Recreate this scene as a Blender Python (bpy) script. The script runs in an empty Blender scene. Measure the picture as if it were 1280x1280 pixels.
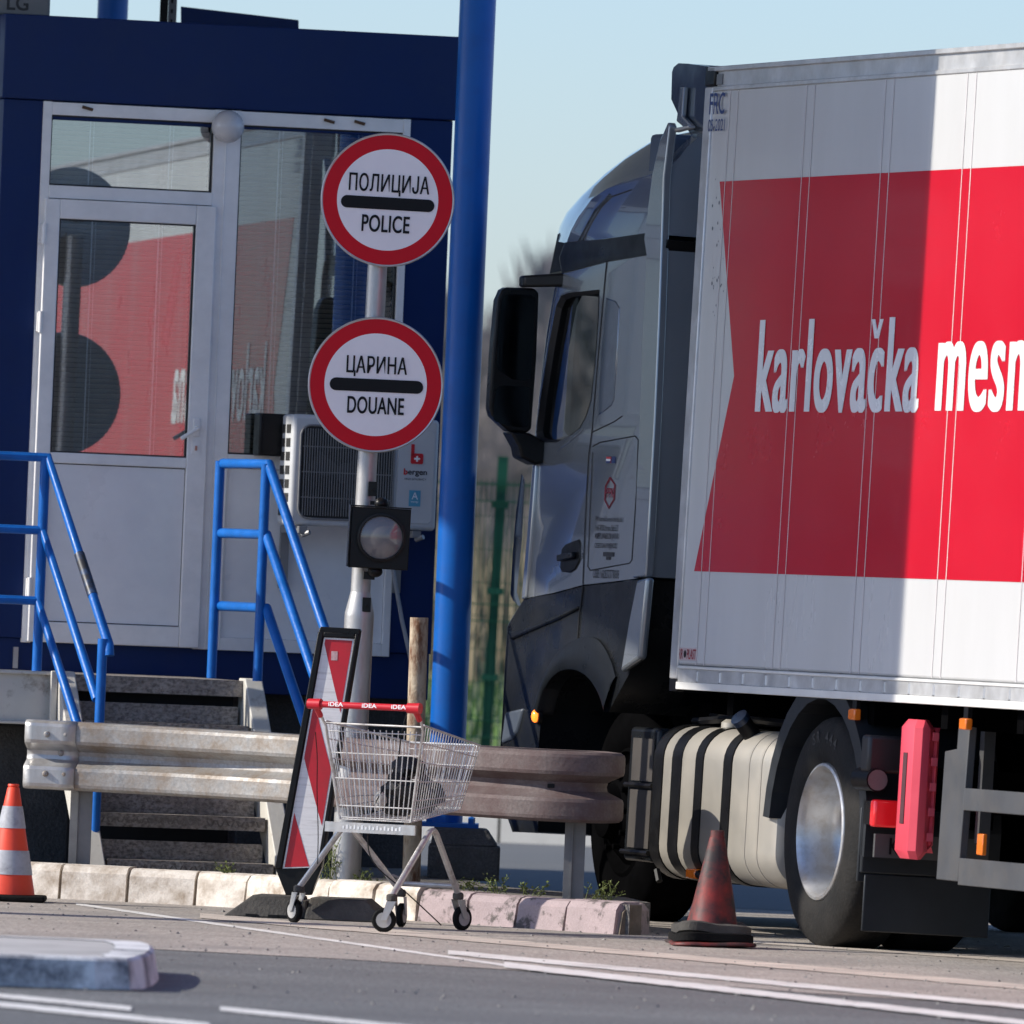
import bpy, bmesh, math, random
from mathutils import Vector, Matrix, Euler
random.seed(11)
sc = bpy.context.scene
col = sc.collection
R = math.radians

# ------------------------------------------------------------------ camera
FPX = 16000.0            # focal length in pixels of the 1280 px photograph
CAMZ = 1.46
ROLL = R(2.35)
PITCH = math.atan(105 / FPX)
fw = Vector((0, math.cos(PITCH), math.sin(PITCH)))
zz = Vector((0, -math.sin(PITCH), math.cos(PITCH)))
xx = Vector((1, 0, 0))
cr = xx * math.cos(ROLL) + zz * math.sin(ROLL)
cu = zz * math.cos(ROLL) - xx * math.sin(ROLL)
C0 = Vector((0, 0, CAMZ))
cd = bpy.data.cameras.new('camera')
cam = bpy.data.objects.new('camera', cd)
col.objects.link(cam)
mw = Matrix((cr, cu, -fw)).transposed().to_4x4()
mw.translation = C0
cam.matrix_world = mw
cd.sensor_width = 36.0
cd.lens = 36.0 * FPX / 1280
cd.clip_start = 0.5
cd.clip_end = 3000
cd.dof.use_dof = True
cd.dof.focus_distance = 56.8
cd.dof.aperture_fstop = 6.3
sc.camera = cam

# ------------------------------------------------------------------ light
SUN_EL = R(31)
SUN_FRONT = R(6)        # the sun stands to the left, a touch on the camera's side
to_sun = Vector((-math.cos(SUN_FRONT) * math.cos(SUN_EL), -math.sin(SUN_FRONT) * math.cos(SUN_EL), math.sin(SUN_EL)))
w = bpy.data.worlds.new('World')
sc.world = w
w.use_nodes = True
nt = w.node_tree
bg = nt.nodes['Background']
sky = nt.nodes.new('ShaderNodeTexSky')
sky.sky_type = 'NISHITA'
sky.sun_disc = False
sky.sun_elevation = SUN_EL
sky.sun_rotation = math.atan2(to_sun.x, to_sun.y)
sky.air_density = 0.9
sky.dust_density = 0.6
sky.ozone_density = 6.5
tint = nt.nodes.new('ShaderNodeVectorMath'); tint.operation = 'MULTIPLY'
tint.inputs[1].default_value = (1.02, 0.945, 0.95)
nt.links.new(sky.outputs[0], tint.inputs[0])
nt.links.new(tint.outputs[0], bg.inputs['Color'])
bg.inputs['Strength'].default_value = 0.12
sd = bpy.data.lights.new('sun', 'SUN')
sd.energy = 3.4
sd.angle = R(0.55)
sd.color = (1.0, 0.94, 0.84)
so = bpy.data.objects.new('sun', sd)
col.objects.link(so)
so.rotation_euler = to_sun.to_track_quat('Z', 'Y').to_euler()
so.location = (-20, 50, 20)
sc.view_settings.view_transform = 'Standard'
sc.view_settings.look = 'None'
sc.view_settings.gamma = 1
sc.view_settings.exposure = 0.7

# ------------------------------------------------------------------ pixel helpers
def ray(px, py):
    return (fw * FPX + cr * (px - 640) - cu * (py - 640)).normalized()
def at(px, py, Y):
    d = ray(px, py)
    return C0 + d * (Y / d.y)
def gnd(px, py, z=0.0):
    d = ray(px, py)
    return C0 + d * ((z - CAMZ) / d.z)

# ------------------------------------------------------------------ materials
MATS = {}
def M(name, c, rough=0.5, metal=0.0, var=0.12, scale=6.0, bump=0.0, bscale=80.0, coat=0.0,
      dirt=None, damt=0.5, dscale=5.0, stretch=(1, 1, 1), rvar=0.1, spec=0.5, fine=0.0, dsharp=0.12, streak=0.0):
    m = bpy.data.materials.new(name)
    m.use_nodes = True
    n = m.node_tree.nodes; l = m.node_tree.links
    b = n['Principled BSDF']
    tc = n.new('ShaderNodeTexCoord')
    mp = n.new('ShaderNodeMapping'); mp.inputs['Scale'].default_value = stretch
    l.new(tc.outputs['Object'], mp.inputs['Vector'])
    no = n.new('ShaderNodeTexNoise'); no.inputs['Scale'].default_value = scale
    no.inputs['Detail'].default_value = 6; no.inputs['Roughness'].default_value = 0.62
    l.new(mp.outputs[0], no.inputs['Vector'])
    mr = n.new('ShaderNodeMapRange')
    mr.inputs['From Min'].default_value = 0.3; mr.inputs['From Max'].default_value = 0.7
    mr.inputs['To Min'].default_value = 1 - var; mr.inputs['To Max'].default_value = 1 + var
    l.new(no.outputs['Fac'], mr.inputs['Value'])
    vm = n.new('ShaderNodeVectorMath'); vm.operation = 'SCALE'
    vm.inputs[0].default_value = c[:3]
    l.new(mr.outputs[0], vm.inputs['Scale'])
    out = vm.outputs[0]
    if streak:
        ms_ = n.new('ShaderNodeMapping'); ms_.inputs['Scale'].default_value = (1, 0.06, 1); l.new(tc.outputs['Object'], ms_.inputs['Vector'])
        nf = n.new('ShaderNodeTexNoise'); nf.inputs['Scale'].default_value = 55; nf.inputs['Detail'].default_value = 5; nf.inputs['Roughness'].default_value = 0.75
        l.new(ms_.outputs[0], nf.inputs['Vector'])
        mf = n.new('ShaderNodeMapRange'); mf.inputs['From Min'].default_value = 0.3; mf.inputs['From Max'].default_value = 0.7
        mf.inputs['To Min'].default_value = 1 - streak; mf.inputs['To Max'].default_value = 1 + streak
        l.new(nf.outputs['Fac'], mf.inputs['Value'])
        v2 = n.new('ShaderNodeVectorMath'); v2.operation = 'SCALE'
        l.new(out, v2.inputs[0]); l.new(mf.outputs[0], v2.inputs['Scale'])
        out = v2.outputs[0]
    if fine:
        nf = n.new('ShaderNodeTexNoise'); nf.inputs['Scale'].default_value = bscale * 1.7; nf.inputs['Detail'].default_value = 3
        l.new(tc.outputs['Object'], nf.inputs['Vector'])
        mf = n.new('ShaderNodeMapRange'); mf.inputs['From Min'].default_value = 0.3; mf.inputs['From Max'].default_value = 0.7
        mf.inputs['To Min'].default_value = 1 - fine; mf.inputs['To Max'].default_value = 1 + fine
        l.new(nf.outputs['Fac'], mf.inputs['Value'])
        v2 = n.new('ShaderNodeVectorMath'); v2.operation = 'SCALE'
        l.new(out, v2.inputs[0]); l.new(mf.outputs[0], v2.inputs['Scale'])
        out = v2.outputs[0]
    if dirt:
        nd = n.new('ShaderNodeTexNoise'); nd.inputs['Scale'].default_value = dscale
        nd.inputs['Detail'].default_value = 8; nd.inputs['Roughness'].default_value = 0.68
        l.new(mp.outputs[0], nd.inputs['Vector'])
        md = n.new('ShaderNodeMapRange'); th = 0.5 + (0.5 - damt) * 0.5
        md.inputs['From Min'].default_value = th - dsharp; md.inputs['From Max'].default_value = th + dsharp
        l.new(nd.outputs['Fac'], md.inputs['Value'])
        mx = n.new('ShaderNodeMix'); mx.data_type = 'RGBA'
        l.new(md.outputs[0], mx.inputs['Factor'])
        l.new(out, mx.inputs['A']); mx.inputs['B'].default_value = (*dirt[:3], 1)
        out = mx.outputs['Result']
    l.new(out, b.inputs['Base Color'])
    rr = n.new('ShaderNodeMapRange')
    rr.inputs['From Min'].default_value = 0.3; rr.inputs['From Max'].default_value = 0.7
    rr.inputs['To Min'].default_value = max(0.02, rough - rvar); rr.inputs['To Max'].default_value = min(1, rough + rvar)
    l.new(no.outputs['Fac'], rr.inputs['Value'])
    l.new(rr.outputs[0], b.inputs['Roughness'])
    b.inputs['Metallic'].default_value = metal
    b.inputs['Specular IOR Level'].default_value = spec
    if coat:
        b.inputs['Coat Weight'].default_value = coat
        b.inputs['Coat Roughness'].default_value = 0.04
    if bump:
        nb = n.new('ShaderNodeTexNoise'); nb.inputs['Scale'].default_value = bscale; nb.inputs['Detail'].default_value = 4
        l.new(tc.outputs['Object'], nb.inputs['Vector'])
        bp = n.new('ShaderNodeBump'); bp.inputs['Strength'].default_value = bump; bp.inputs['Distance'].default_value = 0.01
        l.new(nb.outputs['Fac'], bp.inputs['Height'])
        l.new(bp.outputs[0], b.inputs['Normal'])
    MATS[name] = m
    return m

def glassy(name, fac, tint=(0.9, 0.93, 0.93), rough=0.0, fres=0.6):
    m = bpy.data.materials.new(name); m.use_nodes = True
    n = m.node_tree.nodes; l = m.node_tree.links
    n.remove(n['Principled BSDF'])
    o = n['Material Output']
    t = n.new('ShaderNodeBsdfTransparent'); t.inputs[0].default_value = (*tint, 1)
    g = n.new('ShaderNodeBsdfGlossy'); g.inputs['Roughness'].default_value = rough; g.inputs[0].default_value = (0.95, 0.97, 1, 1)
    lw = n.new('ShaderNodeLayerWeight'); lw.inputs['Blend'].default_value = 0.35
    ad = n.new('ShaderNodeMath'); ad.operation = 'MULTIPLY_ADD'
    l.new(lw.outputs['Fresnel'], ad.inputs[0]); ad.inputs[1].default_value = fres; ad.inputs[2].default_value = fac
    ad.use_clamp = True
    mx = n.new('ShaderNodeMixShader')
    l.new(ad.outputs[0], mx.inputs[0]); l.new(t.outputs[0], mx.inputs[1]); l.new(g.outputs[0], mx.inputs[2])
    l.new(mx.outputs[0], o.inputs['Surface'])
    MATS[name] = m
    return m

def lampmat(name, c, strength):
    m = M(name, c, 0.15, var=0.05, coat=0.6)
    b = m.node_tree.nodes['Principled BSDF']
    b.inputs['Emission Color'].default_value = (*c, 1)
    b.inputs['Emission Strength'].default_value = strength
    return m

asphalt = M('asphalt', (0.160, 0.163, 0.160), 0.85, var=0.16, scale=0.9, dirt=(0.11, 0.11, 0.11), damt=0.34, dscale=0.8, dsharp=0.2, stretch=(0.4, 1.2, 1), bump=0.8, bscale=120, fine=0.3, streak=0.3)
asph_far = M('asphalt_grey', (0.13, 0.135, 0.14), 0.9, var=0.12, scale=0.8, bump=0.4, bscale=60, fine=0.2)
dusty = M('dusty_pavement', (0.35, 0.312, 0.275), 0.9, var=0.15, scale=1.6, bump=0.6, bscale=110, fine=0.25,
          dirt=(0.25, 0.23, 0.21), damt=0.3, dscale=1.1, streak=0.22)
linew = M('road_paint', (0.74, 0.72, 0.68), 0.8, var=0.1, scale=3, bump=0.4, bscale=110, fine=0.15,
          dirt=(0.30, 0.27, 0.25), damt=0.3, dscale=9, stretch=(0.35, 1.6, 1))
linec = M('faded_road_paint', (0.62, 0.54, 0.46), 0.8, var=0.12, scale=3, bump=0.4, bscale=110,
          dirt=(0.30, 0.26, 0.23), damt=0.4, dscale=9, stretch=(0.35, 1.6, 1))
kerbm = M('kerb_concrete', (0.74, 0.68, 0.60), 0.85, var=0.12, scale=7, bump=0.2, bscale=90, fine=0.08,
          dirt=(0.36, 0.29, 0.22), damt=0.42, dscale=8, dsharp=0.12)
kerbp = M('kerb_paint_in_shade', (0.38, 0.30, 0.30), 0.8, var=0.14, scale=9, bump=0.2, bscale=90, fine=0.1,
          dirt=(0.09, 0.075, 0.07), damt=0.34, dscale=11, dsharp=0.05)  # pinkish stained stones, base colour darkened for the guard rail's shade
joint = M('kerb_joint', (0.22, 0.175, 0.125), 0.95, var=0.3, scale=20)
islandm = M('island_paving', (0.16, 0.145, 0.13), 0.95, var=0.25, scale=5, bump=0.8, bscale=60, fine=0.3)
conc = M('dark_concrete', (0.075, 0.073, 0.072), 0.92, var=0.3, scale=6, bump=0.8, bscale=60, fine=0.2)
conc_l = M('pale_concrete', (0.42, 0.39, 0.34), 0.9, var=0.18, scale=4, bump=0.5, bscale=60)
navy = M('navy_cladding', (0.005, 0.022, 0.105), 0.42, spec=0.2, var=0.10, scale=2.5, rvar=0.08, dirt=(0.008, 0.026, 0.10), damt=0.3, dscale=14, dsharp=0.25)
whitep = M('white_aluminium', (0.90, 0.88, 0.86), 0.35, var=0.04, scale=3, rvar=0.08, dirt=(0.70, 0.69, 0.68), damt=0.25, dscale=5, dsharp=0.25)
whitepan = M('white_door_panel', (0.88, 0.87, 0.86), 0.32, var=0.05, scale=2.2, rvar=0.1, dirt=(0.70, 0.70, 0.72), damt=0.3, dscale=2.5, dsharp=0.3)
rubber_seal = M('black_seal', (0.012, 0.012, 0.013), 0.6)
slat = M('blind_slat', (0.50, 0.42, 0.33), 0.5, var=0.12, scale=3)
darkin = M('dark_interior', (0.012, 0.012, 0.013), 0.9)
glass = glassy('booth_glass', 0.22)
cabglass = glassy('cab_glass', 0.03, (0.85, 0.88, 0.87), fres=0.2)
windsh = glassy('windscreen_glass', 0.02, (0.80, 0.84, 0.82), fres=0.1)
blue = M('blue_gloss_paint', (0.003, 0.115, 0.46), 0.36, spec=0.3, var=0.08, scale=4, coat=0.0, rvar=0.06,
         dirt=(0.012, 0.085, 0.33), damt=0.25, dscale=8, dsharp=0.2)
bluer = M('blue_rail_paint', (0.006, 0.12, 0.45), 0.4, spec=0.3, var=0.15, scale=9, coat=0.0,
          dirt=(0.08, 0.06, 0.06), damt=0.08, dscale=22, dsharp=0.04, bump=0.15, bscale=60)
worn = M('worn_black_paint', (0.018, 0.02, 0.028), 0.5, var=0.4, scale=12, dirt=(0.03, 0.08, 0.2), damt=0.3, dscale=18)
galv = M('galvanised_steel', (0.37, 0.365, 0.355), 0.55, 0.3, var=0.22, scale=14, bump=0.15, bscale=40, rvar=0.12,
         dirt=(0.24, 0.19, 0.145), damt=0.46, dscale=7, dsharp=0.12, fine=0.18)
galv2 = M('dusty_brown_steel', (0.15, 0.122, 0.117), 0.75, 0.1, var=0.22, scale=9, bump=0.2, bscale=50,
          dirt=(0.10, 0.062, 0.06), damt=0.5, dscale=6, dsharp=0.15, fine=0.2)
galvp = M('galvanised_pole', (0.50, 0.50, 0.49), 0.42, 0.6, var=0.15, scale=12, bump=0.08, bscale=60,
          dirt=(0.36, 0.33, 0.31), damt=0.35, dscale=11, dsharp=0.2, stretch=(1, 1, 0.3))
signred = M('sign_red', (0.60, 0.006, 0.018), 0.4, spec=0.2, var=0.05, scale=5)
signwhite = M('sign_white', (0.90, 0.88, 0.89), 0.4, var=0.03, scale=5)
black = M('black_paint', (0.006, 0.006, 0.007), 0.4, spec=0.2, var=0.15)
blackpl = M('black_plastic', (0.007, 0.007, 0.0075), 0.35, spec=0.22, var=0.2, scale=8, bump=0.1, bscale=120)
blackpl2 = M('charcoal_plastic', (0.009, 0.0105, 0.0125), 0.3, spec=0.22, var=0.12, scale=4, rvar=0.1, dirt=(0.020, 0.020, 0.020), damt=0.25, dscale=5, dsharp=0.2)
rubber = M('rubber', (0.006, 0.006, 0.006), 0.8, spec=0.15, var=0.3, scale=6, bump=0.3, bscale=60, dirt=(0.014, 0.013, 0.012), damt=0.3, dscale=5, dsharp=0.2)
tyre_d = M('lit_worn_tyre', (0.013, 0.0128, 0.0125), 0.75, spec=0.2, var=0.35, scale=7, bump=0.3, bscale=60, dirt=(0.03, 0.027, 0.024), damt=0.3, dscale=5, dsharp=0.2)  # rubber lightened for the sunlit drive wheel, plus dirt patches
fender_m = M('fender_plastic', (0.022, 0.025, 0.029), 0.45, spec=0.3, var=0.15)
rubber_b = M('dusty_rubber', (0.045, 0.042, 0.038), 0.85, var=0.2, scale=5, bump=0.4, bscale=70, dirt=(0.11, 0.10, 0.085), damt=0.3, dscale=6, dsharp=0.2)
steel = M('chromed_wire', (0.66, 0.65, 0.63), 0.4, 0.4, var=0.15, scale=25)
steelt = M('steel_tube', (0.62, 0.61, 0.59), 0.35, 0.6, var=0.12, scale=14, dirt=(0.3, 0.27, 0.24), damt=0.25, dscale=12)
redpl = M('red_handle', (0.55, 0.012, 0.025), 0.35, var=0.08)
cream = M('cream_steel', (0.56, 0.54, 0.49), 0.55, var=0.08, scale=5, dirt=(0.22, 0.17, 0.13), damt=0.2, dscale=9, dsharp=0.08, bump=0.1, bscale=50)
rustpost = M('rusty_cream_paint', (0.50, 0.42, 0.31), 0.75, var=0.2, scale=12, bump=0.4, bscale=60,
             dirt=(0.17, 0.075, 0.035), damt=0.42, dscale=13, dsharp=0.08, stretch=(1, 1, 0.35))
redw = M('board_red', (0.50, 0.012, 0.025), 0.42, var=0.08, scale=6, dirt=(0.30, 0.03, 0.03), damt=0.2, dscale=5, dsharp=0.2)
whitew = M('board_white', (0.74, 0.73, 0.73), 0.42, var=0.05, scale=6, stretch=(1, 1, 12), dirt=(0.45, 0.43, 0.42), damt=0.25, dscale=5)
cone_o = M('cone_orange', (0.80, 0.065, 0.025), 0.5, var=0.08, scale=8)
cone_g = M('cone_reflective', (0.42, 0.43, 0.46), 0.45, var=0.18, scale=14, dirt=(0.22, 0.22, 0.24), damt=0.3, dscale=14)
cone_d = M('dirty_cone_red', (0.34, 0.03, 0.022), 0.6, var=0.2, scale=8, dirt=(0.035, 0.024, 0.022), damt=0.66, dscale=6, dsharp=0.14)
acwhite = M('ac_white', (0.55, 0.56, 0.57), 0.45, var=0.05, scale=4)
acdark = M('ac_coil', (0.02, 0.02, 0.02), 0.7)
logo_r = M('logo_red', (0.62, 0.02, 0.03), 0.4)
logo_b = M('logo_blue', (0.10, 0.36, 0.52), 0.4)
dkgrey = M('dark_grey_print', (0.03, 0.03, 0.034), 0.5)
navyp = M('navy_print', (0.015, 0.04, 0.16), 0.45)
trailw = M('trailer_white', (0.60, 0.60, 0.595), 0.24, var=0.03, scale=1.2, coat=0.12, rvar=0.06, dirt=(0.54, 0.535, 0.52), damt=0.3, dscale=1.6, dsharp=0.3, stretch=(1, 1, 0.25))
trailr = M('trailer_red', (0.52, 0.006, 0.020), 0.24, var=0.04, scale=1.2, coat=0.06, rvar=0.05)
alu = M('aluminium_profile', (0.62, 0.62, 0.62), 0.4, 0.5, var=0.1, scale=5, dirt=(0.42, 0.41, 0.39), damt=0.3, dscale=6, dsharp=0.2)
alub = M('brushed_tank', (0.45, 0.425, 0.375), 0.45, 0.45, var=0.1, scale=3, rvar=0.1, dirt=(0.42, 0.38, 0.32), damt=0.3, dscale=3, dsharp=0.25)
cabp = M('silver_blue_paint', (0.29, 0.315, 0.34), 0.24, 0.55, var=0.04, scale=2, coat=0.8, rvar=0.04)
cabback = M('cab_back_in_shade', (0.10, 0.13, 0.18), 0.4, 0.4, var=0.1, scale=2)  # cab paint darkened for the shade in the gap behind the cab
rimm = M('rim_silver', (0.55, 0.55, 0.55), 0.36, 0.7, var=0.12, scale=6, dirt=(0.40, 0.36, 0.31), damt=0.3, dscale=16, dsharp=0.15)
frameg = M('grey_underframe', (0.055, 0.058, 0.064), 0.55, var=0.12, scale=4, dirt=(0.08, 0.075, 0.07), damt=0.25, dscale=5, dsharp=0.2)
framed = M('chassis_and_shaded_wheel', (0.003, 0.003, 0.0033), 0.9, spec=0.0, var=0.3)
pinkbox = M('extinguisher_box_red', (0.70, 0.065, 0.10), 0.42, var=0.05, scale=5)
orange_l = lampmat('amber_lens', (0.75, 0.17, 0.015), 0.04)
amber_lit = lampmat('amber_lit', (1.0, 0.20, 0.02), 1.6)
red_l = lampmat('red_lens', (0.62, 0.01, 0.015), 0.2)
chrome = M('mirror_chrome', (0.75, 0.77, 0.8), 0.06, 1.0, var=0.02)
greenf = M('green_fence_paint', (0.008, 0.10, 0.05), 0.45, var=0.12)
bark = M('bare_bark', (0.23, 0.20, 0.19), 0.9, var=0.25, scale=2)
brush = M('dry_brush', (0.20, 0.165, 0.105), 0.95, var=0.3, scale=1.5)
grassm = M('grass_blade', (0.085, 0.16, 0.035), 0.8, var=0.35, scale=0.8)
soil = M('verge_soil', (0.10, 0.12, 0.045), 0.95, var=0.3, scale=0.6)
weedm = M('weed_leaf', (0.12, 0.15, 0.035), 0.7, var=0.35, scale=30)
checker = M('checker_plate', (0.35, 0.312, 0.275), 0.55, 0.1, var=0.3, scale=7, bump=1.0, bscale=38,
            dirt=(0.13, 0.11, 0.095), damt=0.45, dscale=62, dsharp=0.10, stretch=(0.7, 1, 1))
lens = M('lamp_lens', (0.17, 0.155, 0.15), 0.12, var=0.1, scale=5, coat=0.8)
globe = M('globe_glass', (0.58, 0.57, 0.58), 0.25, var=0.04, coat=0.4)
bagm = M('black_bag', (0.009, 0.009, 0.010), 0.6, var=0.4, scale=10, bump=0.6, bscale=40)
greyroof = M('canopy_metal', (0.80, 0.80, 0.79), 0.6)

# ------------------------------------------------------------------ mesh builder
class MB:
    def __init__(s):
        s.v = []; s.f = []; s.mi = []; s.sm = []; s.cm = 0
    def _add(s, vs, fs, smooth=False):
        o = len(s.v)
        s.v += [tuple(p) for p in vs]
        for f in fs:
            s.f.append(tuple(i + o for i in f)); s.mi.append(s.cm); s.sm.append(smooth)
        return s
    def mat(s, i):
        s.cm = i; return s
    def box(s, x0, x1, y0, y1, z0, z1):
        vs = [(x, y, z) for x in (x0, x1) for y in (y0, y1) for z in (z0, z1)]
        return s._add(vs, [(0, 1, 3, 2), (4, 6, 7, 5), (0, 4, 5, 1), (2, 3, 7, 6), (0, 2, 6, 4), (1, 5, 7, 3)])
    def hexa(s, a, b):
        n = len(a)
        fs = [tuple(reversed(range(n))), tuple(range(n, 2 * n))]
        fs += [(i, (i + 1) % n, n + (i + 1) % n, n + i) for i in range(n)]
        return s._add(list(a) + list(b), fs)
    def prism(s, poly, y0, y1):      # poly = [(x, z)...] extruded along y
        return s.hexa([(x, y0, z) for x, z in poly], [(x, y1, z) for x, z in poly])
    def flat(s, poly, y):
        return s._add([(x, y, z) for x, z in poly], [tuple(range(len(poly)))])
    def loft(s, secs, closed=True, smooth=True, caps=True):
        n = len(secs[0]); vs = []; fs = []
        for q in secs: vs += list(q)
        for k in range(len(secs) - 1):
            for i in range(n if closed else n - 1):
                j = (i + 1) % n
                fs.append((k * n + i, k * n + j, (k + 1) * n + j, (k + 1) * n + i))
        s._add(vs, fs, smooth)
        if caps:
            o = len(s.v) - len(vs)
            s.f.append(tuple(reversed(range(o, o + n)))); s.mi.append(s.cm); s.sm.append(False)
            o2 = o + (len(secs) - 1) * n
            s.f.append(tuple(range(o2, o2 + n))); s.mi.append(s.cm); s.sm.append(False)
        return s
    def tube(s, pts, r, n=10, caps=True, r2=None):
        pts = [Vector(p) for p in pts]
        secs = []; m = len(pts)
        up = None
        for i, p in enumerate(pts):
            if i == 0: t = pts[1] - p
            elif i == m - 1: t = p - pts[i - 1]
            else: t = (pts[i + 1] - p).normalized() + (p - pts[i - 1]).normalized()
            t.normalize()
            if up is None:
                up = Vector((0, 0, 1)) if abs(t.z) < 0.9 else Vector((0, 1, 0))
            a = t.cross(up).normalized(); b = a.cross(t).normalized(); up = b
            rr = r if r2 is None else r + (r2 - r) * i / (m - 1)
            k = 1.0
            if 0 < i < m - 1:
                c = (p - pts[i - 1]).normalized().dot(t); k = 1 / max(0.6, c)
            secs.append([p + (a * math.cos(q) + b * math.sin(q) * 1) * rr for q in [2 * math.pi * j / n for j in range(n)]])
        return s.loft(secs, True, True, caps)
    def lathe(s, c, prof, axis='y', n=32, closed=False, caps=False):
        c = Vector(c); secs = []
        for j in range(n):
            q = 2 * math.pi * j / n
            sec = []
            for r, t in prof:
                a, b = r * math.cos(q), r * math.sin(q)
                if axis == 'y': sec.append(c + Vector((a, t, b)))
                elif axis == 'z': sec.append(c + Vector((a, b, t)))
                else: sec.append(c + Vector((t, a, b)))
            secs.append(sec)
        m = len(prof); vs = [p for q in secs for p in q]; fs = []
        for k in range(n):
            k2 = (k + 1) % n
            for i in range(m if closed else m - 1):
                j = (i + 1) % m
                fs.append((k * m + i, k * m + j, k2 * m + j, k2 * m + i))
        return s._add(vs, fs, True)
    def sphere(s, c, r, nu=20, nv=12, sz=(1, 1, 1)):
        prof = [(max(1e-4, r * math.sin(math.pi * i / nv)), -r * math.cos(math.pi * i / nv)) for i in range(nv + 1)]
        o = len(s.v)
        s.lathe((0, 0, 0), prof, 'z', nu)
        for i in range(o, len(s.v)):
            x, y, z = s.v[i]
            s.v[i] = (c[0] + x * sz[0], c[1] + y * sz[1], c[2] + z * sz[2])
        return s
    def build(s, name, mats, parent=None, bevel=0, seg=2, solid=0, sharp=35):
        me = bpy.data.meshes.new(name)
        me.from_pydata(s.v, [], s.f)
        if not isinstance(mats, (list, tuple)): mats = [mats]
        for m in mats: me.materials.append(m)
        me.polygons.foreach_set('material_index', s.mi)
        bm = bmesh.new(); bm.from_mesh(me)
        bmesh.ops.recalc_face_normals(bm, faces=bm.faces)
        bm.to_mesh(me); bm.free()
        me.polygons.foreach_set('use_smooth', [True if (bevel or q) else False for q in s.sm])
        if any(s.sm) or bevel:
            me.set_sharp_from_angle(angle=R(sharp))
        o = bpy.data.objects.new(name, me)
        col.objects.link(o)
        if parent is not None: o.parent = parent
        if solid:
            k = o.modifiers.new('solidify', 'SOLIDIFY'); k.thickness = solid; k.offset = 0
        if bevel:
            k = o.modifiers.new('bevel', 'BEVEL'); k.width = bevel; k.segments = seg; k.limit_method = 'ANGLE'; k.angle_limit = R(40)
            k.harden_normals = False
        return o

def tag(o, label=None, cat=None, group=None, kind=None):
    if label: o['label'] = label
    if cat: o['category'] = cat
    if group: o['group'] = group
    if kind: o['kind'] = kind
    return o

class Thing:
    def __init__(s, name, label, cat, loc, rot=(0, 0, 0), group=None):
        s.o = bpy.data.objects.new(name, None)
        s.o.empty_display_size = 0.2
        col.objects.link(s.o)
        s.o.location = loc
        if not isinstance(rot, (tuple, list)): rot = (0, 0, rot)
        s.o.rotation_euler = rot
        tag(s.o, label, cat, group)
        s.m = Matrix.Translation(Vector(loc)) @ Euler(rot).to_matrix().to_4x4()
        s.i = s.m.inverted()
    def hit(s, px, py, yl=0.0):      # pixel ray against the local plane y = yl
        a = s.i @ C0; d = s.i.to_3x3() @ ray(px, py)
        return a + d * ((yl - a.y) / d.y)
    def xz(s, px, py, yl=0.0):
        p = s.hit(px, py, yl); return (p.x, p.z)
    def L(s, p): return s.i @ Vector(p)

def text(txt, width, height, parent, mat, name='lettering', x=0, y=0, z=0, bold=0.0, rotz=0, centre=True, roty=0, fat=0.0, space=1.0):
    """a line of writing as a thin mesh, facing local -y, fitted into width x height"""
    c = bpy.data.curves.new('t', 'FONT'); c.body = txt; c.offset = bold; c.resolution_u = 8; c.space_character = space
    o = bpy.data.objects.new('t', c); col.objects.link(o)
    bpy.context.view_layer.update()
    me = bpy.data.meshes.new_from_object(o.evaluated_get(bpy.context.evaluated_depsgraph_get()))
    bpy.data.objects.remove(o); bpy.data.curves.remove(c)
    if fat:                     # heavier uprights: the same outline laid down again a little to each side
        bm = bmesh.new(); bm.from_mesh(me); base = list(bm.verts) + list(bm.edges) + list(bm.faces)
        for k, sh in enumerate((-fat, fat, -fat * .5, fat * .5)):
            g = bmesh.ops.duplicate(bm, geom=base)
            for v in g['geom']:
                if isinstance(v, bmesh.types.BMVert): v.co.x += sh; v.co.z = 0.0003 * (k + 1)
        bm.to_mesh(me); bm.free()
    xs = [v.co.x for v in me.vertices]; ys = [v.co.y for v in me.vertices]
    x0, x1, y0, y1 = min(xs), max(xs), min(ys), max(ys)
    kx = width / (x1 - x0); ky = height / (y1 - y0)
    for v in me.vertices:
        a = (v.co.x - (x0 + x1) / 2) * kx if centre else (v.co.x - x0) * kx
        b = (v.co.y - (y0 + y1) / 2) * ky if centre else (v.co.y - y0) * ky
        v.co = (a, -v.co.z, b)
    me.name = name; me.materials.clear(); me.materials.append(mat)
    t = bpy.data.objects.new(name, me); col.objects.link(t)
    t.location = (x, y, z); t.rotation_euler = (0, roty, rotz)
    if parent is not None: t.parent = parent
    return t
# ------------------------------------------------------------------ ground, roads, kerbs
def sheet(name, pts, z, mat, kind='structure'):
    mb = MB(); mb._add([(p[0], p[1], z) for p in pts], [tuple(range(len(pts)))])
    return tag(mb.build(name, mat), kind=kind)

sheet('ground', [(-900, -300), (900, -300), (900, 1900), (-900, 1900)], 0.0, asphalt)
fb = [gnd(*p) for p in ((-900, 1150), (0, 1175), (115, 1183), (420, 1199), (700, 1217), (1010, 1242), (1500, 1272), (2400, 1330))]
sheet('dusty_road_strip', [(p.x, p.y) for p in fb] + [(9, 61.5), (-9, 62)], 0.0025, dusty)
sheet('far_road', [(-20, 61.7), (40, 61.2), (60, 75.5), (-20, 75.5)], 0.004, asph_far)

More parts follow.
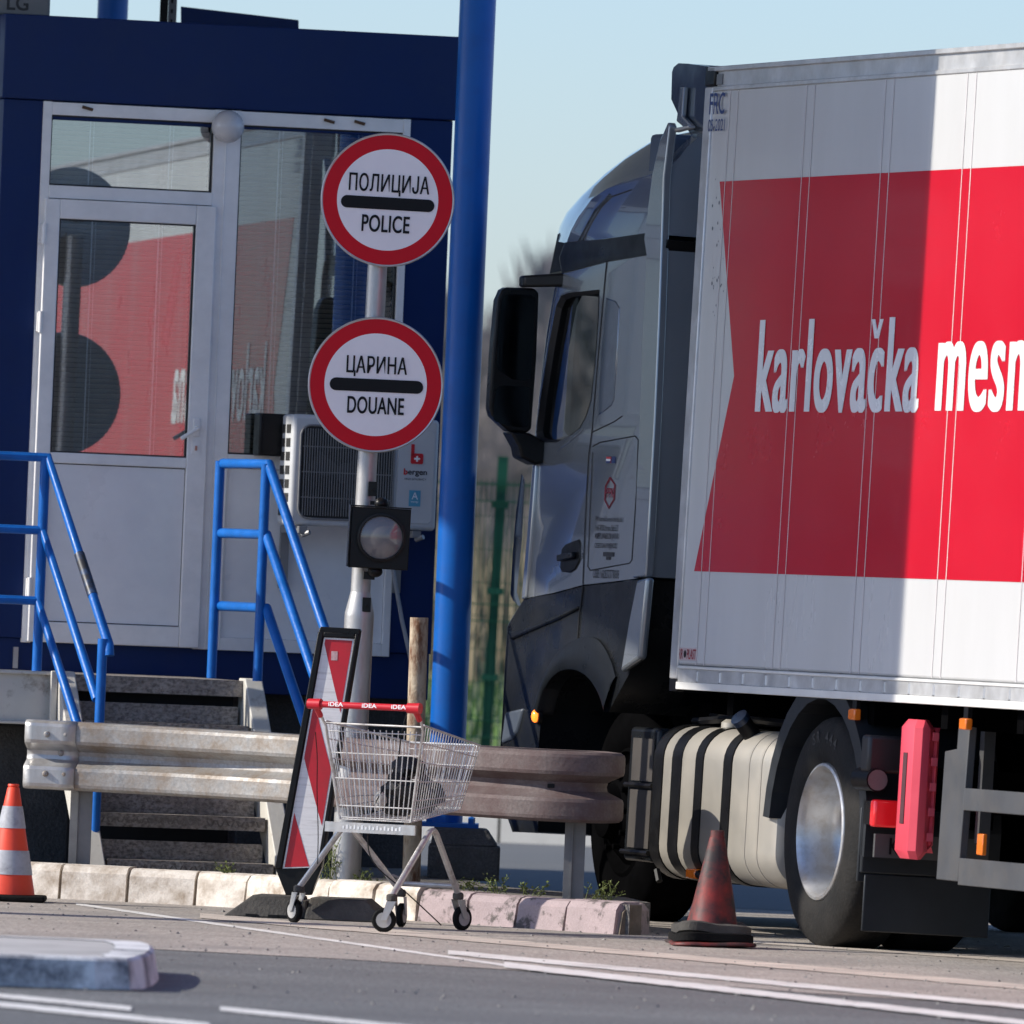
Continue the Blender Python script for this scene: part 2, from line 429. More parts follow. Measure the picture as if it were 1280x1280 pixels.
def stripe(name, a, b, wpx, mat, z=0.0045):
    """painted line on the road between two picture points; wpx is its thickness in the picture"""
    p0, p1 = gnd(a[0], a[1] - wpx / 2), gnd(b[0], b[1] - wpx / 2)
    q0, q1 = gnd(a[0], a[1] + wpx / 2), gnd(b[0], b[1] + wpx / 2)
    mb = MB(); N = 60; vs = []
    for i in range(N + 1):
        t = i / N
        p = p0.lerp(p1, t); q = q0.lerp(q1, t)
        j = 0.10 * random.random(); k = 0.10 * random.random()
        p, q = p.lerp(q, j), q.lerp(p, k)
        vs += [(p.x, p.y, z), (q.x, q.y, z)]
    mb._add(vs, [(2 * i, 2 * i + 1, 2 * i + 3, 2 * i + 2) for i in range(N)])
    return tag(mb.build(name, mat), kind='structure')
stripe('road_line', (95, 1131), (640, 1209), 3.0, linew)
stripe('road_line', (250, 1146), (1290, 1236), 7.0, linec, 0.0055)
stripe('road_line', (560, 1192), (1300, 1262), 6.0, linew, 0.0065)
stripe('road_line', (630, 1208), (1300, 1283), 7.5, linew, 0.0075)
stripe('road_line', (-60, 1240), (164, 1262), 6.0, linew)
stripe('road_line', (-60, 1251), (262, 1284), 7.0, linew, 0.0055)
stripe('road_line', (275, 1262), (520, 1287), 6.0, linew)
stripe('road_line', (900, 1176), (1300, 1204), 3.0, linec, 0.005)

# island with booth: paved top and kerb stones
kp = [gnd(*p) for p in ((-700, 1084), (30, 1122), (275, 1134), (506, 1151), (700, 1164), (786, 1170), (812, 1168))]
kp = [Vector((p.x, p.y, 0)) for p in kp]
tip = kp[-1]
back = [tip + Vector((0.03, 0.16, 0)), Vector((at(790, 1120, 57.3).x, 57.3, 0)), Vector((at(625, 1100, 58.4).x, 58.4, 0)), Vector((-0.35, 61.6, 0)), Vector((-6, 61.6, 0))]
mb = MB()
topp = [p + Vector((0, 0.07, 0.135)) for p in kp[:-1]] + [kp[-1] + Vector((-0.05, 0.09, 0.135))] + [Vector((p.x - 0.03, p.y, 0.135)) for p in back]
botp = [Vector((p.x, p.y, 0.0)) for p in topp]
mb.hexa([tuple(p) for p in botp], [tuple(p) for p in topp])
tag(mb.build('island_paving', islandm), kind='structure')
def along(path, d):
    for i in range(len(path) - 1):
        L = (path[i + 1] - path[i]).length
        if d <= L or i == len(path) - 2:
            t = (path[i + 1] - path[i]).normalized()
            return path[i] + t * d, t
        d -= L
mb = MB()
tot = sum((kp[i + 1] - kp[i]).length for i in range(len(kp) - 1))
d = 0.0
xs_split = at(470, 1140, 57).x
while d < tot - 0.03:
    L = 0.315 + random.uniform(-0.02, 0.02)
    e = min(d + L, tot)
    a, ta = along(kp, d + 0.008); b, tb = along(kp, e - 0.008)
    mb.cm = 0 if a.x < xs_split else 1
    h = (0.158 if a.x < xs_split else 0.142) + random.uniform(-0.005, 0.004)
    secs = []
    for p, t in ((a, ta), (b, tb)):
        nrm = Vector((t.y, -t.x, 0))
        if nrm.y > 0: nrm = -nrm
        j = random.uniform(-0.006, 0.006)
        prof = [(0.0, 0.0), (-0.012 + j, h - 0.035), (-0.032 + j, h - 0.008), (-0.06 + j, h), (-0.15, h), (-0.15, 0)]
        secs.append([(p.x + nrm.x * q, p.y + nrm.y * q, z) for q, z in prof])
    mb.loft(secs, True, False)
    c, tc_ = along(kp, e)
    mb.cm = 2
    nrm = Vector((tc_.y, -tc_.x, 0))
    if nrm.y > 0: nrm = -nrm
    s2 = []
    for q in (-0.02, 0.02):
        p = c + tc_ * q
        s2.append([(p.x + nrm.x * g, p.y + nrm.y * g, z) for g, z in ((-0.012, 0), (-0.03, h - 0.045), (-0.07, h - 0.012), (-0.14, h - 0.012), (-0.14, 0))])
    mb.loft(s2, True, False)
    d = e
tag(mb.build('kerb', [kerbm, kerbp, joint]), kind='structure')

# foreground island
mb = MB(); f0 = gnd(-900, 1205); f1 = gnd(120, 1238); f2 = gnd(186, 1239)
yb = 47.9
outline = [(f0.x, f0.y), (f1.x, f1.y)]
for i in range(1, 9):
    q = i / 8 * math.pi
    rx = (f2.x - f1.x); ry = (yb - f1.y) / 2
    outline.append((f1.x + rx * math.sin(q) ** 0.45, f1.y + ry * (1 - math.cos(q))))
outline.append((f0.x, yb - 0.3))
def shrink(pts, k):
    cx = pts[0][0]; cy = (pts[0][1] + pts[-1][1]) / 2
    return [(x - (k if i not in (0, len(pts) - 1) else 0) * (0.6 if 1 <= i <= 2 else 1), y + (k if y < cy else -k)) for i, (x, y) in enumerate(pts)]
o1 = shrink(outline, 0.02); o2 = shrink(outline, 0.16)
mb.loft([[(x, y, 0) for x, y in outline], [(x, y, 0.105) for x, y in o1], [(x, y, 0.115) for x, y in shrink(outline, 0.035)], [(x, y, 0.115) for x, y in o2]], True, False, caps=False)
mb.cm = 1
mb._add([(x, y, 0.112) for x, y in o2], [tuple(range(len(o2)))])
forek = M('weathered_kerb_paint', (0.66, 0.66, 0.66), 0.85, var=0.12, scale=4, bump=0.4, bscale=60, dirt=(0.13, 0.135, 0.15), damt=0.36, dscale=3.2, dsharp=0.08)
tag(mb.build('foreground_island', [forek, M('island_grey_top', (0.40, 0.39, 0.375), 0.9, var=0.2, scale=3)]), kind='structure')
sheet('island_outline_paint', [(f0.x, f0.y - 0.3), (f0.x, f0.y - 0.02), (f1.x, f1.y - 0.02), (f2.x - 0.02, f2.y + 0.05), (f2.x + 0.02, f2.y - 0.06)], 0.004, asph_far)

# far verge, kerb beyond the road
mb = MB()
for i in range(0, 55):
    mb.loft([[(-15 + i + e, y, z) for y, z in ((75.50, -0.02), (75.56, 0.15), (75.60, 0.19), (75.80, 0.19), (75.80, -0.02))] for e in (0.008, 0.992)], True, False)
tag(mb.build('far_kerb', M('white_kerb_paint', (0.74, 0.70, 0.62), 0.8, var=0.08)), kind='structure')
def hz(x, y):
    t = max(0, y - 75.8)
    return 0.14 + min(1.0, t / 30) * 0.75 + 0.05 * math.sin(x * 0.7 + y * 0.3) * min(1, t / 4)
xsn = [-25 + i * 1.5 for i in range(50)]; ysn = [75.8, 77, 79, 82, 86, 91, 97, 104, 120, 150, 200, 300, 500, 900, 1500]
mb = MB()
vs = [(x * (1 + max(0, y - 80) / 60), y, hz(x, y)) for y in ysn for x in xsn]
fs = [(j * 50 + i, j * 50 + i + 1, (j + 1) * 50 + i + 1, (j + 1) * 50 + i) for j in range(len(ysn) - 1) for i in range(49)]
mb._add(vs, fs, True); tag(mb.build('verge', soil), kind='structure')
# grass blades (uncountable)
mb = MB()
for i in range(9000):
    y = 75.9 + 24 * random.random() ** 1.3; x = random.uniform(-6, 9) * (y / 76)
    z = hz(x, y); h = random.uniform(0.08, 0.26); a = random.uniform(0, 6.28); b = 0.02
    lx, ly = random.uniform(-.08, .08), random.uniform(-.08, .08)
    mb._add([(x - b * math.cos(a), y - b * math.sin(a), z - 0.02), (x + b * math.cos(a), y + b * math.sin(a), z - 0.02), (x + lx, y + ly, z + h)], [(0, 1, 2)])
tag(mb.build('verge_grass', grassm), kind='stuff')
mb = MB()
for i in range(15000):
    y = random.uniform(100, 150); x = random.uniform(-10, 14) * (y / 100)
    z = hz(x, y); h = random.uniform(0.5, 2.1) * (0.6 + 0.4 * math.sin(x * 1.3) ** 2); a = random.uniform(0, 6.28); b = random.uniform(0.015, 0.045)
    lx, ly = random.uniform(-.35, .35), random.uniform(-.3, .3)
    mb._add([(x - b * math.cos(a), y - b * math.sin(a), z - 0.02), (x + b * math.cos(a), y + b * math.sin(a), z - 0.02), (x + lx, y + ly, z + h)], [(0, 1, 2)])
tag(mb.build('dry_brush', brush), kind='stuff')

# bare trees beyond the fence
def bare_tree_mesh(seed):
    rnd = random.Random(seed)
    tr, cr_ = MB(), MB()
    def grow(p, d, L, r, depth):
        mb = tr if depth == 0 else cr_
        pts = [p]; q = p.copy(); dd = d.copy(); n = 3
        for i in range(n):
            dd = (dd + Vector((rnd.uniform(-.16, .16), rnd.uniform(-.16, .16), rnd.uniform(0.0, .10)))).normalized()
            q = q + dd * (L / n); pts.append(q.copy())
        mb.tube(pts, r, 6 if depth < 2 else 3, False, r2=r * 0.5)
        if depth >= 4: return
        k = (7, 6, 6, 6)[depth]
        for i in range(k):
            t = 0.25 + 0.75 * (i + rnd.random()) / k
            f = t * n; a = min(n - 1, int(f)); base = pts[a].lerp(pts[a + 1], f - a)
            ang = rnd.uniform(0, 6.28); sp = rnd.uniform(0.35, 0.85)
            side = Vector((math.cos(ang), math.sin(ang), 0))
            nd = (dd * math.cos(sp) + side * math.sin(sp) + Vector((0, 0, 0.15))).normalized()
            grow(base, nd, L * rnd.uniform(0.42, 0.66), max(0.007, r * 0.45), depth + 1)
    grow(Vector((0, 0, -0.1)), Vector((0, 0, 1)), 3.6, 0.13, 0)
    return tr, cr_
protos = []
for k in range(3):
    tr, cw = bare_tree_mesh(40 + k)
    t = tr.build('trunk', bark); c = cw.build('crown', bark)
    protos.append((t.data, c.data)); bpy.data.objects.remove(t); bpy.data.objects.remove(c)
rt = random.Random(5)
spots = [(-1.75, 168, 0.56), (0.35, 172, 0.60), (-0.75, 181, 0.66), (1.6, 176, 0.55), (-3.6, 178, 0.66), (3.6, 186, 0.6), (-6.5, 172, 0.62), (6.3, 190, 0.66), (-10, 185, 0.6), (9.5, 178, 0.6), (-0.15, 196, 0.62), (2.6, 204, 0.6), (-2.4, 207, 0.65), (13.5, 190, 0.6), (-14.5, 188, 0.65), (18, 200, 0.7), (1.0, 168, 0.5), (-0.2, 165, 0.48)]
for i, (x, y, s) in enumerate(spots):
    th = Thing('bare_tree', 'bare leafless grey-brown tree in the blurred thicket beyond the green mesh fence', 'tree', (x, y, hz(x, y) - 0.02), rt.uniform(0, 6.28), 'bare trees beyond the fence')
    th.o.scale = (s, s, s * rt.uniform(0.9, 1.1))
    a, b = protos[i % 3]
    for nm, d_ in (('trunk', a), ('crown', b)):
        q = bpy.data.objects.new(nm, d_); col.objects.link(q); q.parent = th.o
# far wood as one mass of twigs
mb = MB()
for i in range(90000):
    y = random.uniform(215, 275); x = random.uniform(-16, 20) * (y / 215)
    top = 5.9 + 0.3 * math.sin(x * 0.9) * math.sin(x * 0.37 + 1) + 0.6 * math.sin(x * 2.3)
    z = 0.6 + top * random.random() ** 0.9; L = random.uniform(0.3, 1.0); b = random.uniform(0.03, 0.085)
    dx, dy = random.uniform(-.4, .4) * L, random.uniform(-.4, .4) * L
    mb._add([(x - b, y, z), (x + b, y, z), (x + dx, y + dy, z + L)], [(0, 1, 2)])
tag(mb.build('far_wood', bark), kind='stuff')

# green mesh fence behind the far kerb
FY = 77.0
fen = Thing('mesh_fence', 'green welded wire mesh fence along the grass verge behind the booth', 'fence', (at(606.5, 910, FY).x, FY, 0.2))
x0f = fen.o.location.x
tops = fen.hit(627, 573); bots = fen.hit(606, 925)
lean = (tops.x - bots.x - 0.041 * 0) / (tops.z - bots.z)
pxs = [(-6 + i) * 2.5 for i in range(13)]
ztop = tops.z
for p in pxs:
    mb = MB(); mb.box(p - 0.031 , p + 0.031, -0.03, 0.03, -0.3, ztop)
    mb.box(p - 0.034, p + 0.034, -0.033, 0.033, ztop, ztop + 0.012)
    for k in range(4):
        zc = ztop - 0.28 - k * 0.52
        mb.box(p - 0.05, p + 0.05, -0.05, 0.035, zc - 0.02, zc + 0.02)
    o = mb.build('post', greenf, fen.o)
    if abs(p) < 0.1: o.rotation_euler = (0, 0.02, 0)
mb = MB(); zt = ztop - 0.13
x = pxs[0]
while x < pxs[-1]:
    mb.box(x - 0.0025, x + 0.0025, -0.0515, -0.0455, -0.05, zt); x += 0.033
for k in range(11):
    z = zt - 0.02 - k * 0.2
    mb.box(pxs[0], pxs[-1], -0.0455, -0.0385, z - 0.0022, z + 0.0022)
for z in (zt - 0.03, zt - 0.13, zt - 0.75, zt - 0.85, zt - 1.45, zt - 1.55):
    mb.box(pxs[0], pxs[-1], -0.072, -0.052, z - 0.004, z + 0.004)
mb.build('mesh_panel', greenf, fen.o)

# canopy over the booth (above the picture; its edge throws the shade line on the trailer)
cn = Thing('canopy', 'metal canopy roof on blue columns over the booth lane', 'canopy', (-6.3, 54.0, 0))
TEDGE = None

# ------------------------------------------------------------------ booth
BA = R(14)
b0 = at(30, 850, 60.5)
B = Thing('customs_booth', 'navy blue and white control booth with glazed door and venetian blinds', 'booth', (b0.x, b0.y, 0), BA)
def brect(mb, x0, y0, x1, y1, d0, d1, grow=0):
    xm, ym = (x0 + x1) / 2, (y0 + y1) / 2
    u0 = B.hit(x0, ym).x - grow; u1 = B.hit(x1, ym).x + grow
    z1 = B.hit(xm, y0).z + grow; z0 = B.hit(xm, y1).z - grow
    mb.box(u0, u1, d0, d1, z0, z1); return (u0, u1, z0, z1)
def bxz(px, py): 
    p = B.hit(px, py); return p.x, p.z
UL = bxz(6, 100)[0]; UR = bxz(556, 400)[0]
ZF0 = bxz(280, 137)[1]; ZF1 = bxz(280, 31)[1]
ZB0 = bxz(290, 866)[1]; ZB1 = bxz(290, 808)[1]
UD = bxz(46, 400)[0]; UW = bxz(500, 400)[0]
DEP = 2.7
mb = MB()                      # cladding
mb.box(UL, UD, 0, 0.12, ZB1, ZF0)
mb.box(UW, UR, 0, 0.12, ZB1, ZF0)
mb.box(UL + 0.003, UR - 0.003, 0.02, 0.12, ZB0, ZB1)
mb.box(UD, UW, 0.01, 0.12, bxz(200, 148)[1] - 0.03, ZF0)
mb.box(UR - 0.1, UR - 0.003, 0.12, DEP, ZB0, ZF0)
mb.box(UL + 0.1, UR - 0.1, DEP - 0.1, DEP - 0.003, ZB0, ZF0)
mb.box(UL + 0.1, UR - 0.1, 0.12, DEP - 0.1, ZB0, ZB0 + 0.05)
mb.build('wall', navy, B.o, bevel=0.004)
mb = MB(); mb.box(UL, UL + 0.1, 0.12, DEP, ZB0, ZF0); mb.build('side_wall', whitep, B.o)
mb = MB()
mb.box(UL - 0.012, UR + 0.02, -0.02, 0.1, ZF0 + 0.003, ZF1)
mb.box(UR - 0.08, UR + 0.02, 0.1, DEP + 0.02, ZF0 + 0.003, ZF1)
mb.box(UL - 0.012, UL + 0.08, 0.1, DEP + 0.02, ZF0 + 0.003, ZF1)
mb.box(UL + 0.08, UR - 0.08, 0.1, DEP, ZF0 + 0.2, ZF0 + 0.28)
mb.build('fascia', navy, B.o, bevel=0.006)
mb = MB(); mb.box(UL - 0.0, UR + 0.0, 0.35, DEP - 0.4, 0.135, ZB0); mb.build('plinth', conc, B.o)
mb = MB()   # interior lining so that nothing shows through the blinds
mb.box(UL + 0.13, UR - 0.13, 0.32, 0.36, ZB0 + 0.06, ZF0 - 0.01)
mb.build('inner_partition', darkin, B.o)
# white frame of door and window wall
mb = MB()
fr = 0.0
def V(px, y0, y1, wpx, d0=-0.012, d1=0.08):      # vertical member by its left picture edge at y0
    u0 = bxz(px, y0)[0]; u1 = bxz(px + wpx, y0)[0]
    z1 = bxz(px, y0)[1]; z0 = bxz(px, y1)[1]; mb.box(u0, u1, d0, d1, z0, z1)
    return u0, u1, z0, z1
zTop = ZF0 - 0.002; zBot = bxz(160, 808)[1]
uA0 = bxz(47, 300)[0]; uA1 = bxz(58, 300)[0]          # left jamb
uM0 = bxz(262, 300)[0]; uM1 = bxz(295, 300)[0]         # mullion
uE0 = bxz(498, 300)[0]; uE1 = bxz(507, 300)[0]
mb.box(uA0, uA1, -0.012, 0.08, zBot, zTop)
mb.box(uM0, uM1, -0.012, 0.08, zBot, zTop)
mb.box(uE0, uE1, -0.012, 0.08, zBot, zTop)
zT2 = bxz(160, 148)[1]
mb.box(uA1, uM0, -0.010, 0.08, zT2, zTop - 0.002)
mb.box(uM1, uE0, -0.010, 0.08, bxz(400, 161)[1] , zTop - 0.002)
zR0 = bxz(160, 252)[1]; zR1 = bxz(160, 236)[1]
mb.box(uA1, uM0, -0.016, 0.08, zR0, zR1)
zW0 = bxz(390, 589)[1]; zW1 = bxz(390, 572)[1]
mb.box(uM1, uE0, -0.010, 0.08, zW0, zW1)
mb.box(uM1, uE0, -0.010, 0.08, zBot, zBot + 0.06)
mb.box(uM0 + 0.055, uM0 + 0.062, -0.016, -0.012, zBot, zTop - 0.01)
mb.build('window_frame', whitep, B.o, bevel=0.004)
mb = MB()
mb.box(uM1 + 0.002, uE0 - 0.002, 0.012, 0.05, zBot + 0.061, zW0 - 0.002)
mb.build('lower_panel', whitepan, B.o)
def glazing(u0, u1, z0, z1, d, parent, tilt=0.5):
    g = MB(); g.box(u0, u1, d, d + 0.006, z0, z1); go = g.build('pane', glass, parent)
    s = MB(); z = z0 + 0.01; pitch = 0.0235
    dz = pitch * 0.43; dy = 0.0125
    while z < z1 - 0.005:
        w_ = random.uniform(-0.001, 0.001)
        nseg = 1
        y0_ = d + 0.06
        s._add([(u0, y0_ + dy, z - dz), (u1, y0_ + dy, z - dz + w_), (u1, y0_ - dy * 0.3, z + w_), (u0, y0_ - dy * 0.3, z), (u0, y0_ - dy, z + dz), (u1, y0_ - dy, z + dz + w_)], [(0, 1, 2, 3), (3, 2, 5, 4)], True)
        z += pitch
    s.mat(1)
    n = max(2, int((u1 - u0) / 0.3))
    for i in range(n):
        u = u0 + (u1 - u0) * (i + 0.5) / n
        s.box(u - 0.003, u + 0.003, d + 0.03, d + 0.033, z0, z1)
        s.box(u + 0.016, u + 0.018, d + 0.028, d + 0.03, z0, z1)
    s.build('venetian_blind', [slat, whitep], parent)
    e = MB(); t = 0.007
    e.box(u0 - t, u0, d - 0.012, d + 0.01, z0 - t, z1 + t); e.box(u1, u1 + t, d - 0.012, d + 0.01, z0 - t, z1 + t)
    e.box(u0, u1, d - 0.012, d + 0.01, z0 - t, z0); e.box(u0, u1, d - 0.012, d + 0.01, z1, z1 + t)
    e.build('rubber_gasket', rubber_seal, parent)
glazing(uA1 + 0.008, uM0 - 0.008, zR1 + 0.008, zT2 - 0.008, 0.02, B.o)
glazing(uM1 + 0.009, uE0 - 0.008, zW1 + 0.008, bxz(400, 161)[1] - 0.008, 0.02, B.o)
# door leaf (frame, glass, panel)
uL0, uL1 = bxz(49, 520)[0] - 0.0, bxz(258, 520)[0]
uL0 = bxz(44, 520)[0]; zD1 = bxz(158, 253)[1]; zD0 = bxz(140, 806)[1]
gz0, gz1 = bxz(150, 567)[1], bxz(155, 279)[1]
gu0, gu1 = bxz(68, 430)[0], bxz(235, 430)[0]
pz0, pz1 = bxz(140, 779)[1], bxz(140, 583)[1]
pu0, pu1 = bxz(58, 680)[0], bxz(223, 680)[0]
mb = MB()
mb.box(uL0, gu0 - 0.007, -0.042, 0.03, zD0, zD1); mb.box(gu1 + 0.007, uL1, -0.042, 0.03, zD0, zD1)
mb.box(gu0 - 0.007, gu1 + 0.007, -0.042, 0.03, gz1 + 0.007, zD1)
mb.box(gu0 - 0.007, gu1 + 0.007, -0.042, 0.03, pz1 + 0.005, gz0 - 0.007)
mb.box(gu0 - 0.007, gu1 + 0.007, -0.042, 0.03, zD0, pz0 - 0.005)
door = mb.build('door', whitep, B.o, bevel=0.005)
glazing(gu0, gu1, gz0, gz1, -0.02, door)
mb = MB(); mb.box(gu0 - 0.003, gu1 + 0.003, -0.026, 0.02, pz0, pz1); mb.build('door_panel', whitepan, door)
mb = MB(); mb.box(gu0 - 0.0065, gu1 + 0.0065, -0.02, 0.015, pz0 - 0.0045, pz1 + 0.0045); mb.build('panel_seal', rubber_seal, door)
for zc in (bxz(44, 292)[1], bxz(42, 402)[1], bxz(38, 735)[1]):
    mb = MB(); mb.tube([(uL0 - 0.004, -0.05, zc - 0.05), (uL0 - 0.004, -0.05, zc + 0.05)], 0.011, 10); mb.box(uL0 - 0.018, uL0 - 0.012, -0.05, -0.014, zc - 0.045, zc + 0.045)
    mb.build('hinge', whitep, door)
hx, hz_ = bxz(243, 535)
mb = MB(); mb.tube([(hx, -0.042, hz_), (hx, -0.10, hz_)], 0.011, 10); mb.tube([(hx, -0.097, hz_), (hx - 0.085, -0.10, hz_ - 0.055)], 0.010, 10)
mb.box(hx - 0.016, hx + 0.016, -0.05, -0.0425, hz_ - 0.04, hz_ + 0.045)
mb.build('handle', whitep, door, bevel=0.003)
kx, kz = bxz(242, 560)
mb = MB(); mb.lathe((kx, -0.043, kz), [(0.001, -0.008), (0.014, -0.008), (0.018, 0)], 'y', 16); mb.box(kx - 0.017, kx + 0.017, -0.049, -0.0425, kz - 0.03, kz + 0.03)
mb.mat(1).box(kx - 0.005, kx + 0.005, -0.056, -0.0495, kz - 0.012, kz + 0.01)
mb.build('lock', [whitep, M('brass_lock', (0.5, 0.25, 0.18), 0.4, 0.6)], door)
# globe lamp at the head of the mullion
lx, lz = bxz(279, 159)
mb = MB(); mb.sphere((lx, -0.10, lz), 0.078, 24, 16); lamp = mb.build('globe_lamp', globe, B.o)
mb = MB(); mb.lathe((lx, -0.012, lz), [(0.001, -0.03), (0.05, -0.03), (0.06, 0)], 'y', 20); mb.build('lamp_base', blackpl, lamp)
# ledge clutter on the frame top, hook at the bottom
for px, py in ((110, 134), (412, 150), (450, 152)):
    u, z = bxz(px, py); mb = MB(); mb.tube([(u - 0.03, -0.016, z), (u + 0.02, -0.018, z - 0.012)], 0.008, 6)
    mb.build('frame_clip', M('rust_clip', (0.10, 0.055, 0.03), 0.8) if 'rust_clip' not in MATS else MATS['rust_clip'], B.o)
u, z = bxz(20, 822)
mb = MB(); mb.box(u - 0.012, u + 0.012, 0.008, 0.02, z - 0.05, z + 0.05); mb.build('wall_bracket', galvp, B.o)

# roof clutter: air conditioner with letters, beam behind, posts
r0 = B.m @ Vector((bxz(36, 18)[0], 0.22, 0))
RA = Thing('roof_air_conditioner', 'grey air conditioner box with two letters standing on the booth roof', 'air conditioner', (r0.x, r0.y, ZF1 - 0.02), BA)
mb = MB(); mb.box(-0.32, 0.15, 0, 0.32, 0.02, 0.62); mb.build('casing', M('ac_grey', (0.20, 0.205, 0.21), 0.5), RA.o, bevel=0.015)
for q in (-0.28, 0.06):
    mb = MB(); mb.box(q, q + 0.06, 0.02, 0.3, 0, 0.0195); mb.build('foot', blackpl, RA.o)
text('LG', 0.105, 0.07, RA.o, dkgrey, x=-0.01, y=-0.002, z=0.082, bold=0.02)

def column(name, label, px, py, Y, r, z0, z1, mat, group=None):
    p = at(px, py, Y)
    t = Thing(name, label, 'column', (p.x, Y, z0), 0, group)
    mb = MB(); mb.lathe((0, 0, 0), [(r, 0), (r, z1 - z0)], 'z', 40); mb.build('shaft', mat, t.o)
    mb = MB(); mb.box(-r * 1.9, r * 1.9, -r * 1.9, r * 1.9, 0, 0.02)
    for sx in (-1, 1):
        for sy in (-1, 1): mb.lathe((sx * r * 1.5, sy * r * 1.5, 0.02), [(0.016, 0), (0.016, 0.025), (0.001, 0.03)], 'z', 6)
    mb.build('base_plate', mat, t.o)
    return t
cblk = Thing('concrete_footing', 'dark concrete footing block under the blue canopy column', 'footing', (at(575, 1080, 59.75).x + 0.02, 59.72, 0.13), 0)
mb = MB()
mb.hexa([(-0.17, -0.2, 0), (0.165, -0.2, 0), (0.165, 0.25, 0), (-0.17, 0.25, 0)], [(-0.17, -0.2, 0.16), (0.165, -0.2, 0.16), (0.165, 0.25, 0.16), (-0.17, 0.25, 0.16)])
mb.hexa([(-0.16, -0.19, 0.16), (0.155, -0.19, 0.16), (0.155, 0.24, 0.16), (-0.16, 0.24, 0.16)], [(-0.15, -0.12, 0.24), (0.10, -0.12, 0.24), (0.10, 0.2, 0.24), (-0.15, 0.2, 0.24)])
mb.build('block', conc, cblk.o, bevel=0.012)
column('canopy_column', 'tall glossy blue round column between booth and lorry', 577, 500, 59.82, 0.085, 0.371, 5.5, blue, 'blue canopy columns')
column('canopy_column', 'blue round column rising behind the booth roof near the grey box', 141, 10, 64.5, 0.077, 0.14, 5.5, blue, 'blue canopy columns')
p = at(207, 10, 63.6)
t = Thing('steel_post', 'thin dark perforated steel post standing behind the booth roof', 'post', (p.x, 63.6, 0.135), 0)
mb = MB(); mb.box(-0.028, 0.012, 0, 0.04, 0, 5.4); mb.build('angle', black, t.o)
mb = MB(); mb.box(0.014, 0.055, -0.004, 0.04, 0, 5.4)
for k in range(30): mb.mat(1).box(0.027, 0.037, -0.006, -0.0035, 3.9 + k * 0.05, 3.92 + k * 0.05); mb.mat(0)
mb.build('perforated_strip', [M('grey_strip', (0.16, 0.16, 0.17), 0.5, 0.4), black], t.o)
p0_, p1_ = at(226, 40, 62.8), at(373, 40, 62.8)
t = Thing('roof_beam', 'dark blue sloping fascia beam behind the booth roof', 'beam', (p0_.x, 62.8, 0), 0)
a = [t.xz(226, 8), t.xz(373, 25), t.xz(373, 70), t.xz(226, 70)]
mb = MB(); mb.prism(a, 0, 0.12); bb = mb.build('beam_panel', navy, t.o)
mb = MB(); mb.box(0.03, 0.09, 0.125, 0.18, 0.135, a[0][1] - 0.01); mb.box(a[1][0] - 0.1, a[1][0] - 0.04, 0.125, 0.18, 0.135, a[1][1] - 0.01); mb.build('support_leg', black, t.o)

# unseen booth added at left to block low sky and darken the lorry's reflections
added_booth = Thing('customs_booth', 'unseen navy blue booth added left of the view to darken the trailer side', 'booth', (-7.6, 61.2, 0), BA)
mb = MB(); mb.box(0, 3.0, 0, 6.0, 0.95, ZF0); mb.build('wall', navy, added_booth.o, bevel=0.005)
mb = MB(); mb.box(-0.03, 3.03, -0.03, 6.03, ZF0 + 0.003, ZF1 + 0.5); mb.build('fascia', navy, added_booth.o, bevel=0.005)
mb = MB(); mb.box(0.3, 2.7, 0.3, 5.7, 0, 0.945); mb.build('plinth', conc, added_booth.o)
for y in (0.8, 3.2):
    mb = MB(); mb.box(3.003, 3.03, y, y + 1.8, 2.0, 3.2); q = mb.build('window', whitep, added_booth.o)
    mb = MB(); mb.box(3.031, 3.036, y + 0.08, y + 1.72, 2.08, 3.12); mb.build('pane', black, q)

# ------------------------------------------------------------------ wall air conditioner
aw = B.hit(350, 655, -0.10)
A0 = B.m @ Vector((bxz(346, 600)[0] , -0.36, 0))
AC = Thing('wall_air_conditioner', 'white outdoor air conditioner with round grille on the booth wall', 'air conditioner', (A0.x, A0.y, 0), BA)
ua0, za1 = AC.xz(364, 517); ua1, za0 = AC.xz(545, 662)
za0 = AC.xz(450, 660)[1]; za1 = AC.xz(450, 521)[1]; ua1 = AC.xz(547, 600)[0]; ua0 = AC.xz(364, 590)[0]
mb = MB(); mb.box(ua0, ua1, 0, 0.27, za0, za1); cas = mb.build('casing', acwhite, AC.o, bevel=0.02, seg=3)
mb = MB()
gu_0 = AC.xz(374, 590)[0]; gu_1 = AC.xz(491, 600)[0]; gz_0 = za0 + 0.035; gz_1 = za1 - 0.05
def rr(u0, u1, z0, z1, r, n=6):
    pts = []
    for cx, cz, a0 in ((u1 - r, z1 - r, 0), (u0 + r, z1 - r, 90), (u0 + r, z0 + r, 180), (u1 - r, z0 + r, 270)):
        for i in range(n + 1):
            q = R(a0 + 90 * i / n); pts.append((cx + r * math.cos(q), cz + r * math.sin(q)))
    return pts
mb.prism(rr(gu_0, gu_1, gz_0, gz_1, 0.05), -0.003, 0.004); mb.build('fan_opening', acdark, cas)
mb = MB()
u = gu_0 + 0.02
while u < gu_1 - 0.01:
    mb.tube([(u, -0.012, gz_0 + 0.015), (u, -0.012, gz_1 - 0.015)], 0.0026, 5, False); u += 0.0125
for z in (gz_0 + 0.1, (gz_0 + gz_1) / 2, gz_1 - 0.1): mb.tube([(gu_0 + 0.01, -0.009, z), (gu_1 - 0.01, -0.009, z)], 0.003, 5)
